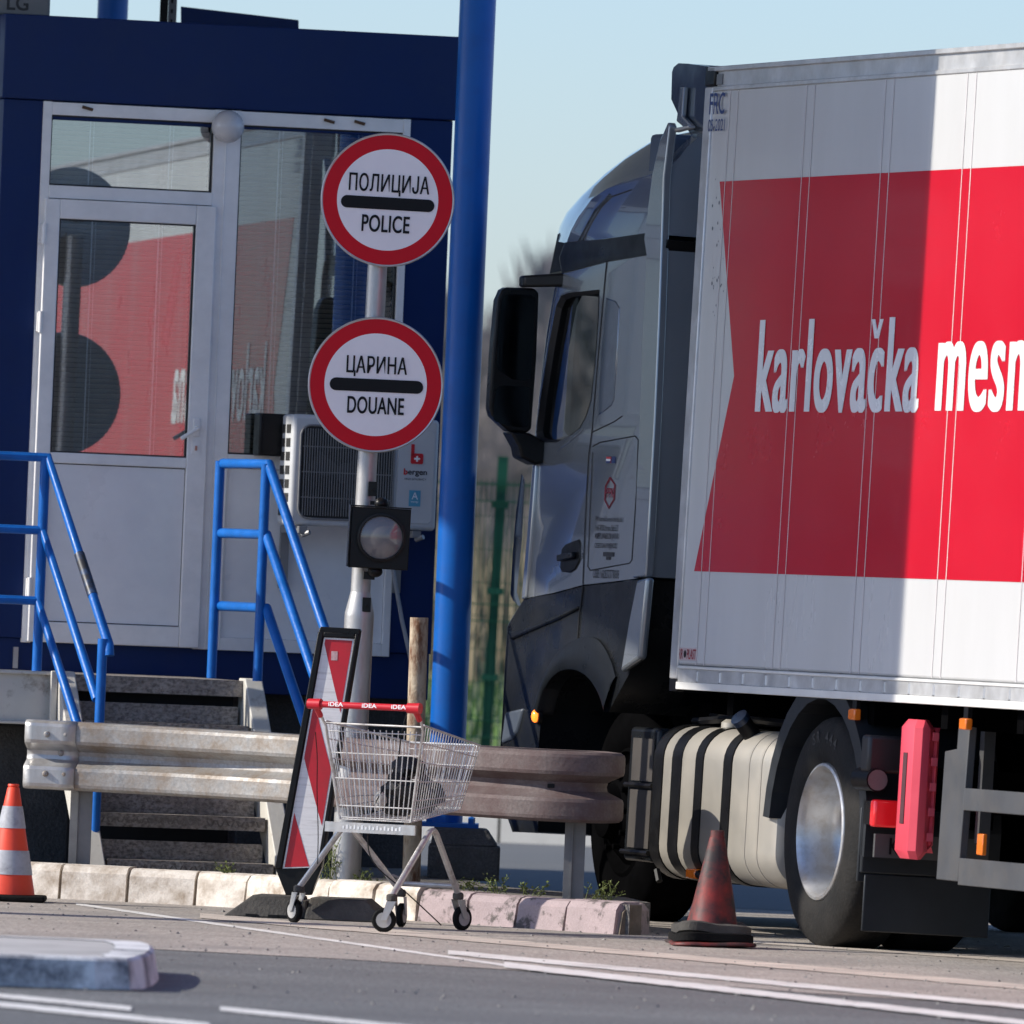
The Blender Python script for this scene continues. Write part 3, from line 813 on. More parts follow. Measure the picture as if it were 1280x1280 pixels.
mb.tube([(x, -0.01, z) for x, z in rr(gu_0, gu_1, gz_0, gz_1, 0.05)] + [(gu_1, -0.01, gz_1 - 0.05)], 0.005, 6)
mb.build('grille', M('grille_wire', (0.20, 0.20, 0.20), 0.5), cas)
mb = MB()
uc, zc = (gu_0 + gu_1) / 2, (gz_0 + gz_1) / 2
for k in range(3):
    q = k * 2.09 + 0.4
    mb._add([(uc, -0.0045, zc), (uc + 0.17 * math.cos(q), -0.0045, zc + 0.17 * math.sin(q)), (uc + 0.18 * math.cos(q + 0.5), -0.0065, zc + 0.18 * math.sin(q + 0.5)), (uc + 0.12 * math.cos(q + 0.8), -0.0065, zc + 0.12 * math.sin(q + 0.8))], [(0, 1, 2, 3)])
mb.lathe((uc, -0.004, zc), [(0.001, -0.004), (0.05, -0.004), (0.05, 0)], 'y', 20)
mb.build('fan', M('fan_grey', (0.045, 0.045, 0.045), 0.5), cas)
mb = MB()   # louvre slots on the lit left side
for k in range(7):
    z = za1 - 0.045 - k * 0.065
    mb.box(ua0 - 0.003, ua0 + 0.002, 0.04, 0.12, z - 0.045, z - 0.004)
    mb.box(ua0 - 0.003, ua0 + 0.002, 0.15, 0.23, z - 0.045, z - 0.004)
mb.build('side_vent', acdark, cas)
mb = MB(); mb.prism(rr(gu_1 + 0.02, ua1 - 0.02, za0 + 0.03, za1 - 0.05, 0.03), -0.004, 0.002); mb.build('service_cover', acwhite, cas, bevel=0.003)
lu, lzb = AC.xz(521, 570)
mb = MB(); mb.prism(rr(lu - 0.03, lu + 0.03, lzb - 0.038, lzb + 0.012, 0.008), -0.0075, -0.005); mb.box(lu - 0.03, lu - 0.014, -0.0075, -0.005, lzb, lzb + 0.055)
mb.mat(1).box(lu - 0.014, lu + 0.014, -0.009, -0.008, lzb - 0.018, lzb - 0.009); mb.box(lu - 0.0045, lu + 0.0045, -0.0092, -0.0081, lzb - 0.027, lzb)
mb.build('logo', [logo_r, signwhite], cas)
bx_, bz_ = AC.xz(519, 591)
text('bergen', 0.112, 0.036, cas, dkgrey, x=bx_, y=-0.006, z=bz_, bold=0.02)
text('b', 0.018, 0.030, cas, logo_r, x=bx_ - 0.049, y=-0.0075, z=bz_ + 0.004, bold=0.02)
bx_, bz_ = AC.xz(519, 599); text('HIGH EFFICIENCY', 0.105, 0.010, cas, dkgrey, x=bx_, y=-0.006, z=bz_)
bx_, bz_ = AC.xz(518, 623)
mb = MB(); mb.box(bx_ - 0.028, bx_ + 0.028, -0.006, -0.0045, bz_ - 0.038, bz_ + 0.038); mb.build('energy_label', logo_b, cas)
text('A', 0.03, 0.034, cas, signwhite, x=bx_, y=-0.0075, z=bz_ + 0.012)
text('energy', 0.035, 0.008, cas, signwhite, x=bx_, y=-0.0075, z=bz_ - 0.018)
for u in (ua0 + 0.06, ua1 - 0.1):
    mb = MB(); mb.box(u - 0.02, u + 0.02, -0.04, 0.36, za0 - 0.035, za0 - 0.003); mb.box(u - 0.02, u + 0.02, 0.33, 0.36, za0 - 0.3, za0 - 0.035)
    mb.tube([(u, -0.02, za0 - 0.045), (u + 0.03, -0.05, za0 - 0.03)], 0.012, 8); mb.build('wall_bracket', M('bracket_grey', (0.25, 0.25, 0.25), 0.5, 0.4) if 'bracket_grey' not in MATS else MATS['bracket_grey'], AC.o)
p0_, p1_ = AC.L(B.m @ Vector((bxz(490, 715)[0], -0.03, bxz(490, 715)[1]))), AC.L(B.m @ Vector((bxz(514, 835)[0], -0.03, bxz(514, 835)[1])))
mb = MB(); mb.tube([p0_ + Vector((-0.02, 0.05, 0.22)), p0_, p0_.lerp(p1_, .5) + Vector((-.006, 0, 0)), p1_], 0.010, 8); mb.build('drain_hose', M('hose_grey', (0.33, 0.33, 0.35), 0.6), AC.o)
# dark control box left of it
p = B.hit(332, 545, -0.02)
w0 = B.m @ Vector((bxz(316, 545)[0], 0.0, 0))
t = Thing('meter_box', 'small black box behind the white air conditioner on the booth wall', 'box', (w0.x, w0.y, 0), BA)
z1_, z0_ = t.xz(332, 517)[1], t.xz(332, 570)[1]; u1_ = t.xz(352, 545)[0]
mb = MB(); mb.box(0, u1_ + 0.05, -0.14, -0.01, z0_, z1_); mb.build('box_body', blackpl, t.o, bevel=0.008)
mb = MB(); mb.box(0.015, u1_ + 0.035, -0.146, -0.1405, z0_ + 0.02, z1_ - 0.02); mb.build('box_lid', black, t.o)

# ------------------------------------------------------------------ steel stairs with blue railings
SA = R(14)
ST = Thing('metal_staircase', 'steel checker-plate stairs with cream stringers and blue tube railings up to the booth door', 'staircase', (at(130, 1088, 58.5).x, 58.5, 0.13), SA)
pR = ST.hit(345, 1088, 0).x
SW = pR                      # tread width
ztop_p = ST.L(at(195, 847, 59.3)).z
NT = 5; run = 0.84
for k in range(NT):
    zt_ = 0.02 + (ztop_p - 0.02) * (k + 1) / (NT + 0.0) - 0.0
    if k == NT - 1: break
    y = run * k / (NT - 1)
    mb = MB(); zt_ = 0.055 + (ztop_p - 0.055) * k / (NT - 1)
    mb.box(0.012, SW - 0.012, y, y + 0.25, zt_ - 0.008, zt_)
    mb.box(0.013, SW - 0.013, y - 0.004, y + 0.004, zt_ - 0.062, zt_ - 0.0005)
    mb.box(0.014, SW - 0.014, y + 0.246, y + 0.252, zt_ - 0.06, zt_ - 0.009)
    mb.box(0.015, SW - 0.015, y + 0.225, y + 0.24, zt_ + 0.001, zt_ + 0.085)
    mb.mat(1); x = 0.03; q = 1
    while x < SW - 0.04:
        zc = zt_ - 0.032; s_ = 0.006; h_ = random.uniform(0.009, 0.014)
        mb._add([(x - s_ * q - .004, y - 0.0055, zc - h_), (x - s_ * q + .004, y - 0.0055, zc - h_), (x + s_ * q + .004, y - 0.0055, zc + h_), (x + s_ * q - .004, y - 0.0055, zc + h_)], [(0, 1, 2, 3)])
        x += 0.0235; q = -q
    mb.build('tread', [checker, M('worn_pattern', (0.16, 0.14, 0.12), 0.7, var=0.5, scale=12) if 'worn_pattern' not in MATS else MATS['worn_pattern']], ST.o)
mb = MB()
mb.box(0.0, SW, run, run + 1.35, ztop_p - 0.01, ztop_p); mb.box(0.0, SW, run - 0.006, run + 0.004, ztop_p - 0.075, ztop_p - 0.0005)
mb.box(-2.0, -0.002, run + 0.05, run + 1.35, ztop_p - 0.01, ztop_p)
mb.build('platform', checker, ST.o)
# kick plates that close the stair below
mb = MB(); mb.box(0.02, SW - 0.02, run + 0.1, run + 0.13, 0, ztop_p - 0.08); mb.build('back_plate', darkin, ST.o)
for sx in (0, 1):
    mb = MB(); x0 = -0.085 if sx == 0 else SW; x1 = x0 + 0.085
    w_ = 0.16
    poly = [(-0.06, -0.0), (0.16, -0.0), (run + 0.09, ztop_p - 0.19), (run + 0.09, ztop_p + 0.012), (run - 0.03, ztop_p + 0.012)]
    mb.hexa([(x0, y, z) for y, z in poly], [(x1, y, z) for y, z in poly])
    mb.build('stringer', cream, ST.o, bevel=0.006)
mb = MB(); mb.box(-2.0, -0.088, run - 0.02, run + 0.02, ztop_p - 0.24, ztop_p + 0.008)
mb.box(-2.0, -0.088, run - 0.05, run - 0.0205, ztop_p - 0.008, ztop_p + 0.006); mb.box(-2.0, -0.088, run - 0.05, run - 0.0205, ztop_p - 0.24, ztop_p - 0.226)
mb.box(-0.12, -0.088, run - 0.07, run - 0.051, ztop_p - 0.243, ztop_p + 0.012)
mb.build('side_beam', cream, ST.o, bevel=0.004)
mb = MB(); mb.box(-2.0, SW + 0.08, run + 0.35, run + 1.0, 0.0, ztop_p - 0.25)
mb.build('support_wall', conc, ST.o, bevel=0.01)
# railings
YC = 59.32
def ltw(px, py, Y): return ST.L(at(px, py, Y))
TR = 0.0215
rail_r = 0.0235
bl = ltw(60, 572, YC); el = ltw(136, 806, 58.62)
def rail(mb, pts, r=rail_r): mb.tube(pts, r, 12)
# left side
mb = MB(); rail(mb, [bl + Vector((-1.6, 0.0, 0.0)), bl, el, el + Vector((0.002, -0.01, -0.05))]); mb.build('handrail', bluer, ST.o)
s0 = bl.lerp(el, 0.52); s1 = bl.lerp(el, 0.74)
mb = MB(); rail(mb, [s0, s1], rail_r + 0.0012); mb.build('worn_patch', worn, ST.o)
m1 = ltw(53, 663, YC); m2 = ltw(47, 751, YC)
dv = (el - bl)
lowp = ltw(128, 812, 58.62); lowb = Vector((lowp.x - 0.0, lowp.y, 0.0))
for mm in (m1, m2):
    k = 1.0
    e = mm + dv * ((lowp.x - mm.x) / dv.x)
    if mm is m2: e = mm + dv * 0.76
    mb = MB(); rail(mb, [mm + Vector((-1.6, 0, 0)), mm, e]); mb.build('mid_rail', bluer, ST.o)
bp_ = Vector((bl.x - 0.012, bl.y, ztop_p + 0.002))
mb = MB(); rail(mb, [bp_, Vector((bl.x - 0.012, bl.y, bl.z))]); mb.build('post', bluer, ST.o)
mb = MB(); rail(mb, [Vector((lowp.x, lowp.y, 0)), Vector((lowp.x, lowp.y, lowp.z + 0.05))]); mb.build('post', bluer, ST.o)
mb = MB(); rail(mb, [bp_ + Vector((-1.5, 0, 0)), bp_ + Vector((-1.5, 0, bl.z - bp_.z))]); mb.build('post', bluer, ST.o)
# right side
br = ltw(336, 580, YC + 0.1); 
er = br + dv * 1.02
wy = 0.75
mb = MB(); rail(mb, [br + Vector((-0.05 + (ltw(276, 580, YC + 0.1).x - br.x) * 0 , wy, 0.0)), br, er, er + Vector((0.002, -0.01, -0.05))]); mb.build('handrail', bluer, ST.o)
for py in (668, 760):
    mm = ltw(333, py, YC + 0.1); e = mm + dv * (0.99 if py == 668 else 0.76)
    mb = MB(); rail(mb, [mm + Vector((-0.05, wy, 0)), mm, e]); mb.build('mid_rail', bluer, ST.o)
bq = Vector((br.x - 0.012, br.y, ztop_p + 0.002))
mb = MB(); rail(mb, [bq, Vector((bq.x, bq.y, br.z))]); mb.build('post', bluer, ST.o)
bq2 = bq + Vector((-0.05, wy, 0)); mb = MB(); rail(mb, [bq2 + Vector((0, 0, -0.0)), Vector((bq2.x, bq2.y, br.z + 0.012))]); mb.build('post', bluer, ST.o)
mb = MB(); q = er + Vector((-0.03, 0, 0)); rail(mb, [Vector((q.x, q.y, 0)), Vector((q.x, q.y, q.z + 0.03))]); mb.build('post', bluer, ST.o)
# ------------------------------------------------------------------ guard rail
GR = Thing('guard_rail', 'galvanised W-profile guard rail with dusty brown right end in front of the stairs', 'guard rail', (at(230, 1080, 58.1).x, 58.1, 0.13))
def gw(px, Y): return at(px, 950, Y)
zt_l = at(100, 902, 58.25).z; zt_r = at(690, 938, 56.5).z
plan = []
for px, Y in ((40, 58.30), (105, 58.26), (200, 58.17), (300, 57.98), (360, 57.80), (450, 57.4), (520, 57.05), (590, 56.75), (650, 56.56), (690, 56.47), (724, 56.47)):
    p = gw(px, Y); plan.append(Vector((p.x, Y, 0)))
c0_ = plan[-1]; rE = 0.17
for i in range(1, 10):
    q = math.pi * i / 9
    plan.append(Vector((c0_.x + rE * 0.72 * math.sin(q), c0_.y + rE - rE * math.cos(q), 0)))
for k in range(1, 4): plan.append(plan[-1] + Vector((-0.25, 0.05, 0)))
def sm(path, it=2):
    for _ in range(it):
        out = [path[0]]
        for a, b in zip(path[:-1], path[1:]): out += [a.lerp(b, .25), a.lerp(b, .75)]
        out.append(path[-1]); path = out
    return path
plan = sm(plan)
WPR = [(0.015, 0.312), (0.066, 0.308), (0.080, 0.298), (0.083, 0.285), (0.083, 0.224), (0.078, 0.210), (0.022, 0.184), (0.010, 0.176),
       (0.006, 0.156), (0.010, 0.136), (0.022, 0.128), (0.078, 0.102), (0.083, 0.088), (0.083, 0.027), (0.080, 0.014), (0.066, 0.004), (0.015, 0.0)]
def rail_secs(path, extra=0.0):
    secs = []; n = len(path)
    for i, p in enumerate(path):
        t = (path[min(i + 1, n - 1)] - path[max(i - 1, 0)]).normalized()
        nr = Vector((t.y, -t.x, 0))
        f = (p.x - plan[0].x) / (plan[-1].x - plan[0].x) if False else min(1, max(0, (p.x - gw(40, 58.3).x) / (gw(690, 56.5).x - gw(40, 58.3).x)))
        zt = zt_l + (zt_r - zt_l) * f - 0.312
        secs.append([GR.L((p.x + nr.x * (d + extra), p.y + nr.y * (d + extra), zt + z)) for d, z in WPR])
    return secs
ks = next(i for i, p in enumerate(plan) if p.x > gw(430, 57.5).x)
mb = MB(); mb.loft(rail_secs(plan[:ks + 1]), False, True, False); mb.build('rail_beam', galv, GR.o, solid=0.004, sharp=12)
mb = MB(); mb.loft(rail_secs(plan[ks:]), False, True, False)
o = mb.build('rail_beam', galv2, GR.o, solid=0.004, sharp=12); o['label'] = 'dusty brown rounded end of the rail'
px_ = gw(690, 56.5); mb = MB()
mb.prism([(x * 1.0 + GR.L(px_).x, z) for x, z in rr(-0.016, 0.016, -0.009, 0.009, 0.004)], GR.L((0, 56.475, 0)).y - 0.012, GR.L((0, 56.475, 0)).y); 
hole_z = zt_r - 0.156 - 0.13
for i in range(len(mb.v)): mb.v[i] = (mb.v[i][0], mb.v[i][1], mb.v[i][2] + hole_z)
mb.build('slot_hole', black, GR.o)
# overlapping end piece with bolts
ep = [plan[0] + Vector((-0.02, 0.0032, 0))] + [p for p in plan if p.x < gw(100, 58.26).x][1:]
mb = MB(); mb.loft(rail_secs(ep, 0.007), False, True, False); mb.build('end_piece', galvp, GR.o, solid=0.005, sharp=12)
mb = MB()
for px, dz, dd in ((58, 0.25, 0.080), (82, 0.25, 0.080), (58, 0.07, 0.080), (82, 0.07, 0.080), (76, 0.165, 0.008), (98, 0.165, 0.008)):
    p = gw(px, 58.28); q = GR.L((p.x, 58.28 - dd - 0.012, zt_l - 0.312 + dz))
    mb.lathe((q.x, q.y, q.z), [(0.001, -0.011), (0.009, -0.009), (0.014, 0.0), (0.014, 0.014)], 'y', 14)
mb.build('bolt', galv, GR.o)
def ipost(px0, px1, pyb, Y, ztop):
    a = at(px0, pyb, Y); b = at(px1, pyb, Y)
    x0, x1 = GR.L(a).x, GR.L(b).x; y = Y - 58.1
    mb = MB(); t = 0.006
    mb.box(x0, x1, y, y + t, -0.05, ztop); mb.box(x0, x0 + t, y + t, y + 0.06, -0.05, ztop); mb.box(x1 - t, x1, y + t, y + 0.06, -0.05, ztop)
    mb.box(x0 + 0.03, x0 + 0.036, y - 0.012, y, -0.05, ztop)
    return mb.build('post', M('shaded_zinc', (0.20, 0.20, 0.20), 0.6, 0.3, var=0.2, scale=10) if 'shaded_zinc' not in MATS else MATS['shaded_zinc'], GR.o)  # zinc darkened to put the post front's shade into its colour
ipost(85, 112, 1080, 58.32, zt_l - 0.17)
pp = ipost(703, 729, 1120, 56.56, zt_r - 0.17)

# ------------------------------------------------------------------ sign post with two round signs and a signal
SY = 57.5
pb = at(432, 1098, SY)
POLE = Thing('sign_post', 'galvanised steel post with thick lower sleeve carrying the two round signs', 'post', (pb.x, SY, 0.135), (0, R(0.62), 0))
def pz(py): return POLE.hit(450, py).z
zs0, zs1, zt_ = pz(772), pz(742), pz(262)
mb = MB(); mb.lathe((0, 0, 0), [(0.066, -0.02), (0.066, zs0), (0.0655, zs0 + 0.02), (0.046, zs1), (0.044, zs1 + 0.01)], 'z', 32); mb.build('lower_sleeve', galvp, POLE.o, sharp=50)
mb = MB(); mb.lathe((0, 0, 0), [(0.0445, zs1), (0.0445, zt_), (0.001, zt_ + 0.002)], 'z', 32); mb.build('upper_tube', galvp, POLE.o, sharp=50)
# bracket for the signal
for py in (612, 757):
    mb = MB(); x, z = POLE.xz(466, py); mb.box(0.012, 0.05, -0.062, -0.0455, z - 0.03, z + 0.035); mb.lathe((0.03, -0.063, z), [(0.001, -0.006), (0.008, -0.005), (0.008, 0)], 'y', 10)
    mb.build('signal_bracket', blackpl, POLE.o)
def sign(name, label, cx, cy, rpx, lines, bar, roll):
    Yd = SY - 0.075
    c = at(cx, cy, Yd); r = rpx * Yd / FPX
    t = Thing(name, label, 'road sign', c, (0, R(roll), R(3)))
    mb = MB(); mb.lathe((0, 0, 0), [(r * 0.96, -0.001), (r * 0.985, -0.004), (r, 0.002), (r * 0.99, 0.014), (r * 0.9, 0.014), (0.001, 0.012)], 'y', 96); mb.build('rim', alu, t.o, sharp=60)
    mb = MB(); mb.lathe((0, 0, 0), [(r * 0.755, -0.003), (r * 0.965, -0.003)], 'y', 96)
    mb.build('red_ring', signred, t.o)
    mb = MB(); mb.lathe((0, 0, 0), [(0.0005, -0.0025), (r * 0.76, -0.0025)], 'y', 96); mb.build('white_disc', signwhite, t.o)
    k = Yd / FPX
    bx0, bx1, by, bh = bar
    q0 = t.xz((bx0 + bx1) / 2, by)
    hw = (bx1 - bx0) * k / 2; hh = bh * k / 2
    mb = MB(); mb.prism([(q0[0] + x, q0[1] + z) for x, z in rr(-hw, hw, -hh, hh, hh * 0.98, 8)], -0.0062, -0.004); mb.build('bar', black, t.o)
    for s, tx, ty, wpx, hpx, b in lines:
        q = t.xz(tx, ty); text(s, wpx * k, hpx * k, t.o, black, x=q[0], y=-0.0062, z=q[1], bold=b * .5, fat=0.012, space=1.05)
    mb = MB(); mb.box(-0.05, 0.05, 0.015, 0.03, -0.06, -0.03); mb.box(-0.05, 0.05, 0.015, 0.03, 0.03, 0.06); mb.build('clamp', galvp, t.o)
    return t
sign('round_sign', 'round red and white sign reading POLICE above the other on the post', 484.5, 250, 84,
     [('ПОЛИЦИЈА', 486.5, 231.5, 101, 27, 0.014), ('POLICE', 482, 280, 60, 21.5, 0.02)], (426, 543, 254.5, 15.5), 0.9)
sign('round_sign', 'round red and white sign reading DOUANE below the other on the post', 469.5, 481, 85,
     [('ЦАРИНА', 471, 458.5, 76, 26, 0.014), ('DOUANE', 469.5, 507, 71, 21.5, 0.02)], (412, 529, 482, 16), 0.2)
# signal light
sp = at(475, 673, SY - 0.19)
SG = Thing('signal_light', 'black square signal lamp with grey ribbed round lens on the sign post', 'signal light', sp, (0, R(1.0), R(4)))
k = SY / FPX
mb = MB(); mb.box(-37 * k, 37 * k, 0.0, 0.10, -38 * k, 38 * k); mb.build('housing', blackpl, SG.o, bevel=0.004)
mb = MB(); mb.box(-39 * k, -37.5 * k, -0.004, 0.10, -37 * k, 40 * k); mb.box(-37 * k, 37 * k, -0.012, 0.0, 38.2 * k, 40 * k); mb.build('visor', blackpl, SG.o)
lc = (1.5 * k, -0.001, 1.0 * k)
mb = MB(); mb.lathe(lc, [(30 * k, 0), (30.5 * k, -0.02), (28 * k, -0.022), (26.5 * k, -0.006)], 'y', 48); mb.build('lens_ring', blackpl, SG.o)
mb = MB(); secs = []
nz = 44; rl = 27 * k
for i in range(nz + 1):
    z = -rl + 2 * rl * i / nz
    hw = math.sqrt(max(0, rl * rl - z * z)); row = []
    for j in range(13):
        x = -hw + 2 * hw * j / 12
        d = 0.018 * (1 - (x * x + z * z) / (rl * rl)) + (0.0022 if i % 2 else 0)
        row.append((lc[0] + x, -0.006 - d, lc[2] + z))
    secs.append(row)
mb.loft(secs, False, True, False); mb.build('lens', lens, SG.o, sharp=80)
mb = MB(); mb.sphere((0.0, 0.05, 40 * k + 0.012), 0.033, 16, 10, (1, 1, 0.9)); mb.box(-0.05, -0.01, 0.06, 0.12, 40 * k + 0.005, 40 * k + 0.022); mb.build('top_joint', blackpl, SG.o)
mb = MB(); mb.sphere((-0.01, 0.05, -38 * k - 0.012), 0.034, 16, 10, (1, 1, 0.8)); mb.box(-0.06, -0.01, 0.06, 0.125, -38 * k - 0.05, -38 * k - 0.015); mb.build('bottom_joint', blackpl, SG.o)

# rusty post
pb = at(514, 1104, 57.9)
RP = Thing('rusty_post', 'rust-spotted cream tube post between sign post and blue column', 'post', (pb.x, 57.9, 0.13), (0, R(-0.6), 0))
mb = MB(); h = RP.hit(525, 772).z; mb.lathe((0, 0, 0), [(0.041, -0.02), (0.041, h), (0.034, h), (0.034, h - 0.1)], 'z', 28); mb.build('tube', rustpost, RP.o, sharp=50)
mb = MB(); mb.lathe((0, 0, 0), [(0.046, 0), (0.043, 0.02)], 'z', 28); mb.build('collar', M('rust_collar', (0.10, 0.05, 0.03), 0.9, var=0.3), RP.o)

# ------------------------------------------------------------------ warning board and its rubber foot
DY = 56.2
db = at(372, 1118, DY)
DB = Thing('warning_board', 'leaning red and white striped warning board in a black frame', 'warning board', (db.x, DY, 0.10), (0, R(0), R(-9)))
cTL, cTR, cBR, cBL = DB.xz(399, 785), DB.xz(450, 788), DB.xz(402, 1084), DB.xz(344, 1086)
fB0, fB1 = DB.xz(388, 1119), DB.xz(357, 1119)
def lerp2(a, b, t): return (a[0] + (b[0] - a[0]) * t, a[1] + (b[1] - a[1]) * t)
def quadpt(u, v):   # u right 0..1, v up 0..1
    return lerp2(lerp2(cBL, cBR, u), lerp2(cTL, cTR, u), v)
mb = MB(); mb.prism([cBL, fB1, fB0, cBR, quadpt(1, .5), cTR, quadpt(0.97, 1.006), quadpt(0.03, 1.006), cTL], 0.004, 0.05); mb.build('frame', blackpl, DB.o, bevel=0.008)
iu0, iu1, iv0, iv1 = 0.20, 0.86, 0.005, 0.955
def ip(u, v): return quadpt(iu0 + (iu1 - iu0) * u, iv0 + (iv1 - iv0) * v)
mb = MB(); mb.prism([quadpt(0.0, 0.0), quadpt(0.14, 0.0), quadpt(0.14, 0.985), quadpt(0.0, 0.985)], -0.014, 0.0035); mb.prism([quadpt(0.91, 0.0), quadpt(1.0, 0.0), quadpt(1.0, 0.985), quadpt(0.91, 0.985)], -0.014, 0.0035)
mb.prism([quadpt(0.14, 0.965), quadpt(0.91, 0.965), quadpt(0.91, 0.985), quadpt(0.14, 0.985)], -0.014, 0.0035)
mb.build('frame_rim', blackpl, DB.o, bevel=0.004)
mb = MB(); mb.prism([ip(-.06, -.005), ip(1.06, -.005), ip(1.06, 1.008), ip(-.06, 1.008)], -0.002, 0.0035); mb.build('white_sheet', whitew, DB.o)
mb = MB()
def clip_stripe(lo, hi):      # stripe between two slanted lines falling to the right: v = c - 0.355*u ; poly clipped to the unit square
    pts = []
    n = 24
    top = [(u / n, min(1, max(0, hi - 0.30 * u / n))) for u in range(n + 1)]
    bot = [(u / n, min(1, max(0, lo - 0.30 * u / n))) for u in range(n + 1)]
    for i in range(n):
        a, b, c, d = bot[i], bot[i + 1], top[i + 1], top[i]
        if abs(a[1] - d[1]) + abs(b[1] - c[1]) < 1e-5: continue
        mb._add([(p[0], -0.0032, p[1]) for p in (ip(*a), ip(*b), ip(*c), ip(*d))], [(0, 1, 2, 3)])
clip_stripe(0.98, 1.4); clip_stripe(0.48, 0.73); clip_stripe(-0.5, 0.24)
mb.build('red_stripe', redw, DB.o)
q0 = ip(0.42, 0.93)
mb = MB(); mb.box(q0[0] - 0.012, q0[0] + 0.016, -0.0045, -0.0035, q0[1] - 0.02, q0[1] + 0.02); mb.build('sticker', M('worn_sticker', (0.55, 0.36, 0.36), 0.5, var=0.3, scale=60), DB.o)
fb0 = gnd(376, 1150)
RF = Thing('rubber_base', 'flat black rubber foot block under the striped warning board', 'base', (fb0.x, fb0.y, 0.0), R(-6))
xl, xr = RF.L(gnd(278, 1146)).x, RF.L(gnd(480, 1156)).x
def wedge(x0, x1, h, y0, y1, ins0, ins1):
    mb.hexa([(x0, y0, 0.004), (x1, y0, 0.004), (x1, y1, 0.004), (x0, y1, 0.004)], [(x0 + ins0, y0 + 0.06, h), (x1 - ins1, y0 + 0.06, h), (x1 - ins1, y1 - 0.05, h), (x0 + ins0, y1 - 0.05, h)])
mb = MB(); wedge(xl, -0.01, 0.10, -0.02, 0.42, 0.12, 0.01); wedge(0.01, xr, 0.10, 0.0, 0.4, 0.02, 0.12)
mb.box(-0.02, 0.02, 0.03, 0.38, 0.004, 0.085)
mb.build('rubber_block', rubber_b, RF.o, bevel=0.008)
mb = MB()
for x in (xl + 0.1, xl + 0.2, -0.1): mb.box(x, x + 0.05, -0.026, -0.01, 0.004, 0.018)
mb.build('moulded_feet', blackpl, RF.o)

# ------------------------------------------------------------------ shopping cart
cA, cB_, cD = gnd(372, 1155), gnd(488, 1167), gnd(571, 1168)
CT = Thing('shopping_cart', 'empty-looking wire shopping cart with red handle parked at the kerb', 'shopping cart', ((cA.x + cB_.x) / 2, 55.0, 0.004), R(-25))
# local x = right (towards +x), y = away along the cart
HW, HF = 0.215, 0.15; LEN = 0.70
def V3(x, y, z): return Vector((x, y, z))
zTn, zTf, zBn, zBf = 0.885, 0.80, 0.465, 0.52
def rim(f, s, top):          # f 0..1 along, s -1..1 across
    w = (HW + 0.02 + (HF + 0.02 - HW - 0.02) * f) if top else (HW - 0.045 + (HF - 0.03 - HW + 0.045) * f)
    y = (0.0 + (LEN + 0.02) * f) if top else (0.05 + (LEN - 0.1) * f)
    z = (zTn + (zTf - zTn) * f) if top else (zBn + (zBf - zBn) * f)
    return V3(s * w, y, z)
def wall(f, s, h):
    return rim(f, s, False).lerp(rim(f, s, True), h)
wr = 0.0024
for s in (-1, 1):
    mb = MB(); n = 22
    for i in range(n + 1): mb.tube([wall(i / n, s, 0), wall(i / n, s, 1)], wr, 5, False)
    for h in (0.0, 0.22, 0.42, 0.62, 0.82): mb.tube([wall(0, s, h), wall(1, s, h)], wr * 1.15, 5, False)
    mb.tube([wall(0, s, 0.12), wall(1, s, 0.18)], wr, 5, False)
    mb.build('side_mesh', steel, CT.o)
for e in (0.0, 1.0):
    mb = MB(); n = 16 if e == 0 else 11
    for i in range(n + 1):
        s = -1 + 2 * i / n; mb.tube([wall(e, s, 0), wall(e, s, 0.97 if e else 0.93)], wr, 5, False)
    for h in (0.02, 0.14, 0.42, 0.68, 0.90): mb.tube([wall(e, -1, h), wall(e, 1, h)], wr * 1.1, 5, False)
    mb.build('end_mesh', steel, CT.o)
mb = MB()
for i in range(13):
    s = -1 + 2 * i / 12; mb.tube([rim(0, s, False), rim(1, s, False)], wr, 5, False)
for i in range(9): mb.tube([rim(i / 8, -1, False), rim(i / 8, 1, False)], wr, 5, False)
mb.build('basket_floor', steel, CT.o)
mb = MB(); mb.tube([wall(0, -1, 1), wall(1, -1, 1), wall(1, 1, 1), wall(0, 1, 1)], 0.005, 8); mb.tube([wall(0, -1, 0.98), wall(0, 1, 0.98)], 0.0045, 8)
for s in (-1, 1): mb.tube([V3(s * (HW + 0.02), -0.10, 0.955), V3(s * (HW + 0.022), -0.03, 0.90), wall(0, s, 0.95), wall(0, s, 0.0)], 0.006, 8)
mb.tube([wall(0.0, -1, 0.72) + V3(0, 0.01, 0), V3(-HW, 0.12, 0.58), V3(-HW + .03, .2, .5)], 0.003, 6)
mb.build('basket_rim', steelt, CT.o)
mb = MB(); hy, hzz = -0.105, 0.957
mb.tube([V3(-HW - 0.03, hy, hzz), V3(HW + 0.03, hy, hzz)], 0.0145, 14)
for s in (-1, 1): mb.lathe((s * (HW + 0.022), hy, hzz), [(0.001, -0.03), (0.022, -0.03), (0.024, 0.03), (0.001, 0.03)], 'x', 16); mb.tube([V3(s * (HW + 0.022), hy, hzz), V3(s * (HW + 0.022), hy + 0.06, hzz - 0.05)], 0.013, 10)
hnd = mb.build('handle', redpl, CT.o)
for s in (-0.13, 0.03, 0.17):
    text('iDEA', 0.07, 0.018, hnd, signwhite, x=s, y=hy - 0.0150, z=hzz + 0.003, bold=0.02)
mb = MB(); mb.box(-HW + 0.0, HW - 0.0, -0.002, 0.012, zBn - 0.055, zBn - 0.012)
for i in range(16): mb.mat(1).box(-0.13 + i * 0.018, -0.122 + i * 0.018, -0.0035, -0.0022, zBn - 0.04, zBn - 0.028 + 0.006 * (i % 2)); mb.mat(0)
